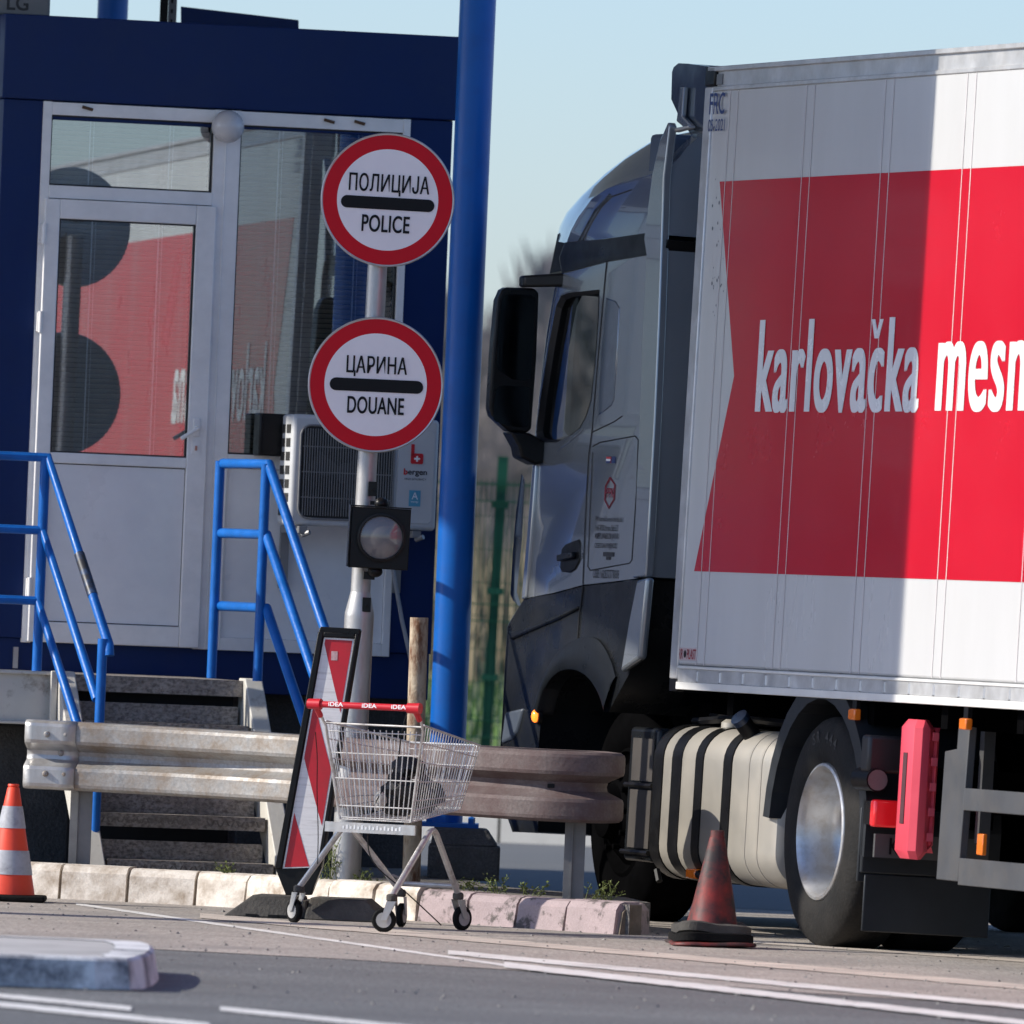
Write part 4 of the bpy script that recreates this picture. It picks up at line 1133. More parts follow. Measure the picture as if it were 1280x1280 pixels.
mb.build('cross_plate', [galvp, M('embossing', (0.72, 0.72, 0.72), 0.4, 0.4)], CT.o)
for o in CT.o.children: o.location = (0.035, 0.15, 0)
legA, legB = CT.hit(433, 1040, 0.30), CT.hit(541, 1046, 0.30)
def legv(xn, xf, yn, yf, ya, xa):
    mb = MB(); zb = 0.155; za = zBn - 0.012
    a, b, c = V3(xn, yn, zb), V3(xa, ya, za), V3(xf, yf, zb)
    pts = [a]
    for i in range(9):
        t = i / 8; pts.append((a.lerp(b, .86)).lerp(b, t).lerp(b.lerp(c, .14 * t), t) if t < 1 else b.lerp(c, .14))
    pts.append(c); mb.tube(pts, 0.0135, 12); return mb.build('leg', steelt, CT.o)
caster_pts = []
LN = CT.L(cA); RN = CT.L(cB_); RFr = CT.L(cD)
xr_n, yr_n = RN.x, RN.y; xl_n, yl_n = LN.x, LN.y
yfar = 0.60; xr_f = CT.hit(571, 1160, yfar).x
xl_f = CT.hit(499, 1157, yfar).x
yl_f = yfar
legv(xl_n, xl_f, yl_n, yfar, 0.30, legA.x)
legv(xr_n, xr_f, yr_n, yfar, 0.30, legB.x)
mb = MB(); mb.tube([V3(xl_f, yfar, 0.19), V3(xr_f, yfar, 0.19)], 0.012, 10); mb.tube([V3(xl_f + 0.0, yfar - 0.02, 0.215), V3(xl_f - 0.03, yfar - 0.03, 0.225)], 0.006, 6); mb.build('cross_bar', galvp, CT.o)
def caster(x, y, rz):
    mb = MB(); mb.lathe((x, y, 0), [(0.001, 0.165), (0.017, 0.165), (0.024, 0.158), (0.024, 0.138), (0.017, 0.132), (0.001, 0.132)], 'z', 18); c = mb.build('caster', rubber_b, CT.o)
    c.location = (0, 0, 0)
    dx, dy = math.cos(rz), math.sin(rz)
    wx, wy_ = x + dx * 0.03, y + dy * 0.03
    f = MB()
    for s in (-1, 1):
        ox, oy = -dy * 0.019 * s, dx * 0.019 * s
        a = [(x + ox - dx * 0.02, y + oy - dy * 0.02, 0.134), (x + ox + dx * 0.02, y + oy + dy * 0.02, 0.134), (wx + ox + dx * 0.012, wy_ + oy + dy * 0.012, 0.052), (wx + ox - dx * 0.012, wy_ + oy - dy * 0.012, 0.052)]
        b = [(p[0] - dy * 0.004 * s, p[1] + dx * 0.004 * s, p[2]) for p in a]
        f.hexa(a, b)
    f.build('fork', galvp, c)
    wv = MB(); wv.lathe((0, 0, 0), [(0.012, -0.014), (0.034, -0.014), (0.046, -0.013), (0.0525, -0.007), (0.0525, 0.007), (0.046, 0.013), (0.034, 0.014), (0.012, 0.014)], 'y', 28)
    wv.mat(1).lathe((0, 0, 0), [(0.001, -0.0145), (0.033, -0.0145)], 'y', 20); wv.lathe((0, 0, 0), [(0.001, 0.0145), (0.033, 0.0145)], 'y', 20)
    wo = wv.build('wheel', [rubber, M('hub_grey', (0.38, 0.37, 0.35), 0.5) if 'hub_grey' not in MATS else MATS['hub_grey']], c)
    wo.location = (wx, wy_, 0.0525); wo.rotation_euler = (0, 0, rz)
caster(xl_n, yl_n, R(150)); caster(xr_n, yr_n, R(-160)); caster(xr_f, yfar, R(70)); caster(xl_f, yl_f, R(100))
# things in the cart
gx = CT.m @ V3(0.04, 0.45, 0.50)
BG = Thing('bundle_of_bags', 'black crumpled bag bundle lying inside the shopping cart', 'bag', gx, R(-25))
rb = random.Random(3)
def lump(mb, c, r, sz, n=14, amp=0.28):
    o = len(mb.v); mb.sphere(c, r, n, n - 4, sz)
    for i in range(o, len(mb.v)):
        v = Vector(mb.v[i]); d = v - Vector(c)
        f = 1 + amp * math.sin(d.x * 47 + c[0] * 9) * math.sin(d.z * 53 + 1) + amp * 0.6 * math.sin(d.y * 71 + d.z * 40)
        mb.v[i] = tuple(Vector(c) + d * f)
mb = MB(); lump(mb, (0.01, 0, 0.075), 0.085, (1.1, 1.2, 0.95)); lump(mb, (0.06, 0.15, 0.08), 0.08, (0.7, 1, 1.0)); lump(mb, (-0.05, 0.08, 0.06), 0.07, (0.9, 1.2, 0.9)); mb.build('bag', bagm, BG.o)
mb = MB(); lump(mb, (-0.03, 0.10, 0.19), 0.06, (1.2, 1, 0.8)); mb.build('upper_bag', bagm, BG.o)
mb = MB(); lump(mb, (-0.055, -0.12, 0.045), 0.032, (0.9, 0.8, 1.3)); mb.build('pale_wrapper', M('pale_wrap', (0.45, 0.42, 0.38), 0.6, var=0.3, scale=40), BG.o)
mb = MB()
pts = [V3(0.07, -0.125, 0.45), V3(0.05, -0.14, 0.35), V3(0.02, -0.1, 0.2), V3(-0.05, -0.2, 0.02), V3(-0.02, -0.3, -0.12), V3(0.06, -0.4, -0.22), V3(0.2, -0.35, -0.33), V3(0.33, -0.25, -0.47)]
mb.tube(sm(pts), 0.003, 6); w_ = mb.build('loose_cable', blackpl, BG.o)
mb = MB(); pts = [CT.L(at(398, 915, 55.2)) + V3(0, -.03, 0), CT.L(at(397, 945, 55.2)), CT.L(at(396, 990, 55.3)), CT.L(at(398, 1040, 55.35)), CT.L(at(397, 1080, 55.4))]
mb.tube(sm(pts), 0.0022, 5); mb.build('loose_cord', blackpl, CT.o)

# ------------------------------------------------------------------ cones
def cone(name, label, px, py, hpx, mats, dirty):
    p = gnd(px, py)
    t = Thing(name, label, 'traffic cone', (p.x, p.y, 0.004), R(8 if dirty else 0))
    k = p.y / FPX; H = hpx * k
    return t, H
c1, H = cone('traffic_cone', 'clean bright orange traffic cone with two grey bands at the left frame edge', 11, 1127, 146, None, False)
rb_, rt2 = 0.115, 0.024
prof = [(rb_ - (rb_ - rt2) * f, 0.03 + (H - 0.03) * f) for f in (0, 0.12, 0.17)]
def cr_(f): return rb_ - (rb_ - rt2) * f, 0.03 + (H - 0.03) * f
mb = MB(); mb.lathe((0, 0, 0), [cr_(0), cr_(0.2), cr_(0.4), cr_(0.6), cr_(0.8), cr_(0.965), (rt2 * 0.9, H - 0.012), (rt2 * 1.1, H - 0.008), (rt2, H), (rt2 * .75, H), (rt2 * .7, H - 0.08)], 'z', 36); cb = mb.build('cone_body', cone_o, c1.o, sharp=60)
for f0_, f1_ in ((0.18, 0.40), (0.60, 0.80)):
    a, b = cr_(f0_), cr_(f1_); mb = MB(); mb.lathe((0, 0, 0), [(a[0] + .001, a[1]), (a[0] + 0.003, a[1]), (b[0] + 0.003, b[1]), (b[0] + .001, b[1])], 'z', 36); mb.build('reflective_band', cone_g, cb)
mb = MB(); mb.box(-0.165, 0.165, -0.165, 0.165, 0, 0.028); mb.build('base', rubber, c1.o, bevel=0.01)
c2, H = cone('traffic_cone', 'old dirty red traffic cone on squashed bases beside the lorry fuel tank', 888, 1184, 145, None, True)
rb_, rt2 = 0.112, 0.026
zb = 0.075
def cr2(f): return rb_ - (rb_ - rt2) * f, zb + (H - zb) * f
mb = MB(); n = 36; secs = []
prof = [cr2(0), cr2(0.1), cr2(0.25), cr2(0.5), cr2(0.75), cr2(0.93), (rt2 * 1.15, H - 0.03), (rt2 * 1.1, H), (rt2 * .7, H), (rt2 * .6, H - 0.06)]
mb.lathe((0, 0, 0), prof, 'z', 36)
for i, v in enumerate(mb.v):
    x, y, z = v; q = math.atan2(y, x); f = 1 + 0.05 * math.sin(q * 3 + z * 9); mb.v[i] = (x * f + 0.03 * (z - 0.1), y * f, z)
mb.build('cone_body', cone_d, c2.o, sharp=60)
def slab(mb, r, z0, z1, amp, seed, edge):
    rn = random.Random(seed); secs = []; N = 40; ph = rn.uniform(0, 6)
    for rad, h in ((r * edge, z0), (r, z0 + 0.004), (r, z1 - 0.006), (r * edge, z1), (0.05, z1)):
        s_ = []
        for j in range(N):
            q = 2 * math.pi * j / N
            sq = 1 / max(abs(math.cos(q)), abs(math.sin(q))) ; sq = min(sq, 1.25)
            s_.append((rad * sq * math.cos(q), rad * sq * math.sin(q), h + amp * math.sin(q * 2 + ph) * (rad / r) + 0.4 * amp * math.sin(q * 5)))
        secs.append(s_)
    mb.loft(secs, True, True)
mb = MB(); slab(mb, 0.155, 0.055, 0.10, 0.009, 2, 0.93); mb.build('base', rubber_b, c2.o, sharp=50)
mb = MB(); slab(mb, 0.178, 0.004, 0.020, 0.004, 5, 0.97); mb.mat(1); slab(mb, 0.165, 0.019, 0.06, 0.006, 6, 0.9); mb.build('squashed_base', [cone_d, rubber], c2.o, sharp=50)

# ------------------------------------------------------------------ weeds along the kerb
wl = [(402, 1104, 57.45, 1.3, 'tall yellow-green weed tuft growing beside the sign post foot'), (284, 1096, 57.9, 0.6, 'low weed tuft on the kerb below the stairs'),
      (620, 1120, 56.8, 0.8, 'dark green weed tuft on the kerb right of the cart'), (748, 1130, 56.2, 1.0, 'bushy weed tuft at the tip of the kerb island'),
      (664, 1122, 56.6, 0.6, 'small sparse weed tuft between two bushier ones on the kerb'), (585, 1118, 57.0, 0.6, 'small weed tuft behind the far cart wheel'), (455, 1110, 57.4, 0.7, 'dark weed tuft right of the sign post foot')]
for i, (px, py, Y, s, lab) in enumerate(wl):
    p = gnd(px, py, 0.135)
    yy = Y
    t = Thing('weed', lab, 'weed', (at(px, py, yy).x, yy, 0.135), 0, 'weeds on the kerb')
    rn = random.Random(i); mb = MB(); sb = MB()
    for q in range(int(16 * s)):
        a = rn.uniform(0, 6.28); h = s * rn.uniform(0.03, 0.13) * (1.4 if i in (0,) else 0.75); sp = s * rn.uniform(0.02, 0.11)
        x0, y0 = rn.uniform(-.06, .06) * s, rn.uniform(-.03, .03) * s
        e = Vector((x0 + sp * math.cos(a), y0 + sp * 0.5 * math.sin(a), h)); b = Vector((x0, y0, 0)); sb.tube([b, b.lerp(e, .5) + Vector((0, 0, h * .2)), e], 0.0016, 4, False)
        for k_ in range(9):
            c = b.lerp(e, 0.3 + 0.7 * rn.random()) + Vector((rn.uniform(-.012, .012), rn.uniform(-.012, .012), rn.uniform(0, .02)))
            d = Vector((rn.uniform(-1, 1), rn.uniform(-1, 1), rn.uniform(-.3, 1))).normalized() * rn.uniform(.008, .018); u = d.cross(Vector((rn.random(), rn.random(), 1))).normalized() * d.length * .4
            mb._add([c, c + d * .5 + u, c + d, c + d * .5 - u], [(0, 1, 2, 3)])
    mb.build('leaves', weedm, t.o); sb.build('stems', weedm, t.o)

# loose grit on the carriageway
mb = MB(); rg = random.Random(21)
for i in range(900):
    y = rg.uniform(44.5, 57.2); x = rg.uniform(-2.3, 2.4) * y / 55; r_ = rg.choice([0.003, 0.004, 0.005, 0.008])
    a = rg.uniform(0, 6.28); pts = [(x + r_ * math.cos(a + q) * rg.uniform(.8, 1.8), y + r_ * math.sin(a + q) * rg.uniform(.8, 1.8), 0.003) for q in (0, 2.09, 4.19)]
    mb._add(pts + [(x, y, 0.003 + r_ * rg.uniform(.6, 1.2))], [(0, 1, 3), (1, 2, 3), (2, 0, 3)])
tag(mb.build('road_grit', M('grit_stone', (0.20, 0.19, 0.175), 0.9, var=0.5, scale=1.5)), kind='stuff')
# ------------------------------------------------------------------ semi-trailer (local x runs rearwards along its near side, y to its far side)
TANG = math.atan2(-0.948, 0.319); TLEAN = R(-1.2)
c_ = at(838, 860, 57.2)
tx, ty = c_.x - 0.948 * 0.022, c_.y - 0.319 * 0.022
T = Thing('semi_trailer', 'white box semi-trailer with red side panel and white lettering', 'trailer', (tx, ty, 0), (TLEAN, R(0.0), TANG))
def tx_(px, py, yl=0.0): return T.hit(px, py, yl)
def hitx(th, px, py, xl):
    a = th.i @ C0; d = th.i.to_3x3() @ ray(px, py)
    return a + d * ((xl - a.x) / d.x)
zb, zt = tx_(838, 861).z, tx_(887, 84).z
zs, zr = tx_(845, 831).z, tx_(890, 112).z
TL, TW = 13.55, 2.55
mb = MB(); mb.box(0.012, TL, 0.0, TW, zs - 0.0, zr); 
body = mb.build('box_body', trailw, T.o, bevel=0.012)
mb = MB(); mb.box(0.03, TL, 0.004, TW - 0.004, zr + 0.001, zt - 0.012); mb.box(0.03, TL, -0.012, 0.03, zt - 0.022, zt); mb.box(0.03, TL, -0.006, 0.02, zr - 0.008, zr + 0.012)
mb.box(0.03, TL, TW - 0.03, TW + 0.012, zt - 0.022, zt)
mb.build('roof_rail', alu, T.o, bevel=0.003)
mb = MB(); mb.box(0.06, 0.20, -0.0025, 0.003, zr + 0.02, zt - 0.035); mb.build('grey_patch', M('patch_grey', (0.17, 0.18, 0.19), 0.4), T.o)
mb = MB(); mb.box(0.0, 0.10, -0.010, 0.03, zb + 0.045, zt - 0.09); mb.box(0.0, 0.014, 0.03, TW, zb, zt - 0.09); mb.build('corner_profile', alu, T.o, bevel=0.009, seg=3)
mb = MB(); mb.box(-0.005, 0.13, -0.012, 0.2, zt - 0.088, zt + 0.004); mb.build('corner_cap', blackpl, T.o, bevel=0.01)
mb = MB(); mb.box(0.0, 0.10, -0.008, 0.03, zb - 0.01, zb + 0.044); mb.build('corner_buffer', black, T.o, bevel=0.004)
# lower rail with lashing slots
zl = zb + 0.035
mb = MB(); mb.box(0.101, TL, -0.004, 0.03, zl, zs - 0.001)
x = 0.34
while x < TL - 0.2:
    zc = (zl + zs - 0.02) / 2; mb._add([(x, -0.0045, zc - 0.028), (x, -0.0045, zc + 0.028), (x + 0.028, -0.011, zc + 0.022), (x + 0.028, -0.011, zc - 0.022)], [(0, 1, 2, 3)])
    mb._add([(x + 0.028, -0.011, zc + 0.022), (x + 0.028, -0.011, zc - 0.022), (x + 0.034, -0.0045, zc - 0.022), (x + 0.034, -0.0045, zc + 0.022)], [(0, 1, 2, 3)])
    x += 0.30
mb.build('lower_rail', alu, T.o)
mb = MB(); mb.box(0.101, TL, -0.013, 0.05, zb, zl - 0.001); mb.box(0.101, TL, -0.011, -0.0045, zs - 0.016, zs - 0.004); mb.build('bottom_lip', M('rail_white', (0.72, 0.71, 0.68), 0.4, var=0.06), T.o, bevel=0.003)
# red vinyl
zv1, zv0 = tx_(900, 227).z, tx_(868, 714).z
a, b, c = tx_(900, 227), tx_(918, 470), tx_(868, 714)
def strip(mb, x0, x1, z0, z1, y): mb._add([(x0, y, z0), (x1, y, z0), (x1, y, z1), (x0, y, z1)], [(0, 1, 2, 3)])
seams = []
s0_ = tx_(888, 620).x; s1_ = tx_(983, 620).x; s2_ = tx_(1081, 620).x; s3_ = tx_(1184, 620).x
stp = (s3_ - s0_) / 3
mb = MB()
mb._add([(a.x, -0.0018, zv1), (b.x, -0.0018, b.z), (c.x, -0.0018, zv0), (TL - 1.2, -0.0018, zv0), (TL - 1.2, -0.0018, zv1)], [(0, 1, 4), (1, 2, 3), (1, 3, 4)])
mb.build('red_panel', trailr, T.o)
mb = MB()
for k in range(12):
    for dx in (-0.052, 0.052):
        x = s0_ + stp * k + dx
        if x < TL - 0.1: strip(mb, x - 0.0035, x + 0.0035, zs + 0.004, zr - 0.01, -0.0026)
mb.build('panel_seams', M('seam_white', (0.66, 0.62, 0.62), 0.4), T.o)
def ttext(s, x0, x1, ytop, ybot, xp, mat, bold, y=-0.004, fat=0.0, space=1.0):
    p, q = tx_(x0, (ytop + ybot) / 2), tx_(x1, (ytop + ybot) / 2)
    z1, z0 = tx_(xp, ytop).z, tx_(xp, ybot).z
    return text(s, q.x - p.x, z1 - z0, T.o, mat, x=(p.x + q.x) / 2, y=y, z=(z0 + z1) / 2, bold=bold, fat=fat, space=space)
lw_ = M('lettering_white', (0.80, 0.80, 0.80), 0.25, var=0.02, coat=0.3)
LT = ttext('karlovacka', 948, 1152, 398, 516, 1050, lw_, 0.006, fat=0.032, space=1.10)
cz0, cz1 = tx_(1098, 423).z, tx_(1098, 399).z; cxm, cwd = tx_(1097.5, 412).x, 0.072     # the hook over the c
mb = MB(); mb.prism([(cxm - cwd, cz1), (cxm - cwd * .42, cz1), (cxm, cz0 + 0.03), (cxm + cwd * .42, cz1), (cxm + cwd, cz1), (cxm + cwd * .36, cz0), (cxm - cwd * .36, cz0)], -0.0045, -0.003); mb.build('letter_accent', lw_, T.o)
p = tx_(1172, 470); q = tx_(1280, 470)
text('mesna', (q.x - p.x) * 1.28, tx_(1190, 427).z - tx_(1190, 515).z, T.o, lw_, x=p.x + (q.x - p.x) * 0.64, y=-0.004, z=(tx_(1190, 427).z + tx_(1190, 515).z) / 2, bold=0.006, fat=0.032, space=1.10)
ttext('FRC', 890, 909, 116, 143, 900, navyp, 0.008, -0.0115)
ttext('05-2021', 888, 909, 149, 164, 898, navyp, 0.004, -0.0115)
# maker's sticker
p0_, p1_ = tx_(844, 809), tx_(871, 826)
mb = MB(); mb.box(p0_.x, p1_.x, -0.0022, 0.001, p1_.z, p0_.z); stk = mb.build('sticker', M('sticker_pale', (0.55, 0.42, 0.42), 0.4), T.o)
text('FERR', 0.105, 0.045, stk, M('sticker_red', (0.30, 0.02, 0.03), 0.5), x=p0_.x + 0.065, y=-0.0035, z=(p0_.z + p1_.z) / 2, bold=0.01)
text('PLAST', 0.12, 0.045, stk, MATS['sticker_red'], x=p1_.x - 0.068, y=-0.0035, z=(p0_.z + p1_.z) / 2, bold=0.01)
mb = MB(); mb.lathe(((p0_.x + p1_.x) / 2 - 0.005, -0.0035, (p0_.z + p1_.z) / 2), [(0.001, 0), (0.017, 0)], 'y', 16); mb.build('sticker_mark', black, stk)
mb = MB(); rq = random.Random(8)
for k in range(26):
    px, py = rq.uniform(890, 905), rq.choice([rq.uniform(250, 400), rq.uniform(345, 372), rq.uniform(150, 300)])
    v = tx_(px, py); r_ = rq.uniform(0.003, 0.010); mb.lathe((v.x, -0.0012, v.z), [(0.0005, 0), (r_, 0)], 'y', 6)
mb.build('paint_chips', M('chip_grey', (0.12, 0.13, 0.15), 0.6), T.o)
# underframe
mb = MB(); mb.box(1.0, TL, 0.75, 0.9, zb - 0.45, zb + 0.02); mb.box(1.0, TL, 1.65, 1.8, zb - 0.45, zb + 0.02)
mb.box(0.1, TL, 0.06, TW - 0.06, zb + 0.03, zs - 0.002)
for k in range(14): mb.box(0.6 + k * 0.9, 0.68 + k * 0.9, 0.06, TW - 0.06, zb - 0.1, zb + 0.029)
mb.box(3.4, 6.4, 1.9, 2.45, 0.42, zb - 0.06)
mb.build('chassis', framed, T.o)
# landing gear guard frame
yg = 0.03
pl = [T.xz(*p, yg) for p in ((1181, 939), (1196, 936), (1198, 909), (1212, 909), (1197, 1102), (1170, 1099))]
mb = MB(); mb.prism(pl, yg, yg + 0.035); mb.build('guard_plate', frameg, T.o, bevel=0.004)
xg = T.xz(1203, 1000, yg)[0]
for ya, yb_ in ((985, 1013), (1073, 1107)):
    z1, z0 = T.xz(1206, ya, yg)[1], T.xz(1206, yb_, yg)[1]
    mb = MB(); mb.box(xg, xg + 6.5, yg + 0.001, yg + 0.028, z0, z1); mb.build('side_rail', frameg, T.o, bevel=0.003)
for px in (1226, 1219):
    pass
x1 = T.xz(1224, 950, 0.3)[0]
for q in ((x1, 0.3, 0.5, zb + 0.02), (xg + 3.0, yg + 0.03, 0.35, zb), (xg + 6.3, yg + 0.03, 0.35, zb)):
    mb = MB(); mb.box(q[0], q[0] + 0.05, q[1], q[1] + 0.05, q[2], q[3]); mb.build('hanger', frameg, T.o)
lf = hitx(T, 1208, 1128, xg + 0.4)
for yy in (0.28, TW - 0.5):
    mb = MB(); mb.box(xg + 0.35, xg + 0.47, yy, yy + 0.12, 0.42, zb); mb.box(xg + 0.36, xg + 0.46, yy + 0.01, yy + 0.11, 0.34, 0.42)
    mb.box(xg + 0.28, xg + 0.54, yy - 0.04, yy + 0.22, 0.235, 0.255); mb.box(xg + 0.37, xg + 0.45, yy - 0.03, yy - 0.01, 0.255, 0.36); mb.box(xg + 0.37, xg + 0.45, yy + 0.17, yy + 0.19, 0.255, 0.36)
    mb.tube([(xg + 0.41, yy - 0.05, 0.31), (xg + 0.41, yy + 0.2, 0.31)], 0.022, 10); mb.tube([(xg + 0.33, yy - 0.06, 0.36), (xg + 0.36, yy - 0.06, 0.27), (xg + 0.52, yy - 0.06, 0.245)], 0.012, 8)
    mb.build('landing_leg', M('landing_grey', (0.13, 0.125, 0.12), 0.6, 0.2, var=0.3) if 'landing_grey' not in MATS else MATS['landing_grey'], T.o, bevel=0.004)
# amber side markers
for px, py, yy, s in ((1067, 893, 0.0, 1.0), (1206, 905, -0.005, 1.0)):
    v = tx_(px, py, yy); mb = MB(); mb.box(v.x - 0.04, v.x + 0.04, yy - 0.012, yy + 0.02, v.z - 0.024, v.z + 0.024); o = mb.build('side_marker', orange_l, T.o, bevel=0.006)
    mb = MB(); mb.box(v.x - 0.02, v.x + 0.03, yy + 0.0, yy + 0.02, v.z + 0.0245, zb - 0.001); mb.build('marker_bracket', black, o)
v = tx_(1216, 1055, yg); mb = MB(); mb.box(v.x - 0.035, v.x + 0.035, yg + 0.03, yg + 0.05, v.z - 0.045, v.z + 0.045); mb.build('side_marker', orange_l, T.o, bevel=0.004)
# red extinguisher box
yb0 = 0.02
e0 = T.xz(1117, 1000, yb0)[0]; ez1, ez0 = T.xz(1140, 899, yb0)[1], T.xz(1136, 1074, yb0)[1]
EX = Thing('extinguisher_box', 'upright pinkish red plastic fire extinguisher box under the trailer', 'box', T.m @ Vector((e0 + 0.02, yb0, ez0)), (TLEAN, 0, TANG))
hE = ez1 - ez0
def rbox(mb, x0, x1, y0, y1, z0, z1, c):
    def o(ins): return [(x0 + c + ins, y0 + ins), (x1 - c - ins, y0 + ins), (x1 - ins, y0 + c + ins), (x1 - ins, y1 - c - ins), (x1 - c - ins, y1 - ins), (x0 + c + ins, y1 - ins), (x0 + ins, y1 - c - ins), (x0 + ins, y0 + c + ins)]
    mb.loft([[(x, y, z) for x, y in o(i)] for i, z in ((0.02, z0), (0.0, z0 + 0.035), (0, z1 - 0.035), (0.02, z1))], True, False)
mb = MB(); rbox(mb, 0, 0.21, 0, 0.09, 0, hE, 0.028); mb.build('box_body', pinkbox, EX.o, bevel=0.008)
mb = MB(); rbox(mb, 0.02, 0.19, 0.092, 0.115, 0.03, hE - 0.03, 0.01); mb.build('back_half', pinkbox, EX.o, bevel=0.006)
mb = MB(); mb.box(0.075, 0.12, -0.004, 0.002, hE * 0.25, hE * 0.76); mb.build('gauge_slot', M('slot_dark', (0.07, 0.025, 0.03), 0.5), EX.o)
M('latch_pink', (0.70, 0.10, 0.14), 0.4)
for k in range(5):
    mb = MB(); mb.box(0.204, 0.216, 0.075, 0.10, 0.08 + k * hE * 0.18, 0.08 + k * hE * 0.18 + 0.035); mb.build('latch', MATS['latch_pink'], EX.o)
mb = MB(); mb.box(0.08, 0.16, 0.116, 0.8, hE * 0.6, hE * 0.66); mb.build('mount', framed, EX.o)

# ------------------------------------------------------------------ tractor unit
K = Thing('truck_tractor', 'silver blue high-roof lorry tractor with black lower cab coupled to the white trailer', 'lorry', (tx, ty, 0), (TLEAN, 0, TANG))
W2 = 2.50
def kp_(px, py, y=0.04): return K.xz(px, py, y)
body_px = [(702, 341), (692.8, 362), (684, 413), (676, 477), (668, 553), (667, 580), (660, 680), (655, 748), (692, 741), (729, 731), (765, 727), (812, 721), (820, 600), (826, 500), (830, 400), (833, 312), (812, 317), (757, 326), (730, 331)]
P0 = [kp_(*p) for p in body_px]
xf = min(p[0] for p in P0)
def secs_of(P, dz=None, ref=0.75):
    x0 = min(p[0] for p in P)
    secs = []
    ys = [0.04, 0.055, 0.09, 0.15, 0.25, 0.45, 0.8, 1.25]
    ds = [0.0, 0.05, 0.10, 0.15, 0.20, 0.255, 0.29, 0.30]
    full = [(y, d) for y, d in zip(ys, ds)] + [(W2 - y, d) for y, d in list(zip(ys, ds))[-2::-1]]
    for y, d in full:
        s = []
        for i, (x, z) in enumerate(P):
            w = max(0.0, min(1.0, (x0 + ref - x) / ref))
            w = w * w * (3 - 2 * w)
            h = 0 if dz is None else dz[i] * min(1.0, (d / 0.20)) 
            s.append((x - d * w, y, z + h))
        secs.append(s)
    return secs
mb = MB(); mb.loft(secs_of(P0), True, True); cab = mb.build('cab_body', cabp, K.o, sharp=32)
# cut the interior, the driver's window and the windscreen out of the solid
def cutter(mbx):
    o = mbx.build('cutter', darkin); o.parent = K.o; return o
def cut(obj, cts):
    bpy.context.view_layer.update()
    for c in cts:
        m = obj.modifiers.new('b', 'BOOLEAN'); m.operation = 'DIFFERENCE'; m.solver = 'EXACT'; m.object = c
        try: m.material_mode = 'TRANSFER'
        except Exception: pass
    dg = bpy.context.evaluated_depsgraph_get()
    me = bpy.data.meshes.new_from_object(obj.evaluated_get(dg))
    obj.modifiers.clear(); obj.data = me
    for c in cts: bpy.data.objects.remove(c)
zi0 = kp_(700, 735)[1]; zi1 = kp_(760, 340)[1]
xr = kp_(822, 560)[0]
inner = [(x, z) for x, z in P0]
cx_, cz_ = sum(p[0] for p in P0) / len(P0), sum(p[1] for p in P0) / len(P0)
Pin = [(x + (0.07 if x < cx_ else -0.06), z + (0.08 if z < cz_ else -0.07)) for x, z in P0]
ms = MB(); 
si = []
for y, d in ((0.11, 0.06), (0.2, 0.15), (0.45, 0.24), (1.25, 0.28), (W2 - 0.45, 0.24), (W2 - 0.2, 0.15), (W2 - 0.11, 0.06)):
    row = []
    x0 = min(p[0] for p in Pin)
    for x, z in Pin:
        w = max(0.0, min(1.0, (x0 + 0.75 - x) / 0.75)); row.append((x - d * w, y, z))
    si.append(row)
ms.loft(si, True, False)
win_px = [(749, 362), (740, 363), (712, 366), (702, 370), (696, 382), (687, 430), (676, 500), (671, 541), (673, 550), (680, 553), (697, 553), (712, 545), (725, 535), (733, 520), (739, 500), (744, 455), (748, 400)]
WN = [kp_(*p) for p in win_px]
mw_ = MB(); mw_.prism(WN, -0.1, 0.3)
mw2 = MB(); mw2.prism(WN, W2 - 0.3, W2 + 0.1)
zwl = kp_(670, 600)[1]; zwh = kp_(700, 365)[1]
mv = MB(); mv.box(xf - 1.0, xf + 0.5, 0.16, W2 - 0.16, zwl, zwh)
cut(cab, [cutter(ms), cutter(mw_), cutter(mw2), cutter(mv)])
cab.data.set_sharp_from_angle(angle=R(32))
mb = MB(); mb.flat(WN, 0.075); mb.build('door_glass', cabglass, cab)
mb = MB()
WB = [(x, z) for x, z in WN]
n_ = len(WB)
cxw, czw = sum(p[0] for p in WB) / n_, sum(p[1] for p in WB) / n_
WI = [(cxw + (x - cxw) * 0.93 , czw + (z - czw) * 0.955) for x, z in WB]
for i in range(n_):
    j = (i + 1) % n_
    mb._add([(WB[i][0], 0.037, WB[i][1]), (WB[j][0], 0.037, WB[j][1]), (WI[j][0], 0.06, WI[j][1]), (WI[i][0], 0.06, WI[i][1])], [(0, 1, 2, 3)])
mb.build('window_seal', rubber_seal, cab)
# windscreen glass, dashboard, wheel, seats
mb = MB()
ws = []
for y in (0.16, 0.25, 0.45, 0.8, 1.25, 1.7, 2.05, 2.25, W2 - 0.16):
    yy = min(y, W2 - y); d = [0.15, 0.20, 0.255, 0.29, 0.30][[0.16, 0.25, 0.45, 0.8, 1.25].index(min((0.16, 0.25, 0.45, 0.8, 1.25), key=lambda q: abs(q - yy)))]
    ws.append([(xf + 0.02 - d + 0.03, y, zwl), (kp_(684, 413)[0] - d + 0.07, y, (zwl + zwh) / 2 + 0.2), (kp_(700, 350)[0] - d + 0.08, y, zwh)])
mb.loft(ws, False, True, False); mb.build('windscreen', windsh, cab)
mb = MB(); mb.box(xf - 0.15, xf + 0.45, 0.2, W2 - 0.2, zwl - 0.5, zwl + 0.06); mb.box(xf + 0.0, xf + 0.4, 0.2, 1.0, zwl + 0.06, zwl + 0.16); mb.build('dashboard', darkin, cab, bevel=0.03)
mb = MB(); cw = Vector((xf + 0.55, 0.62, zwl + 0.22)); tl = R(35); pts = []
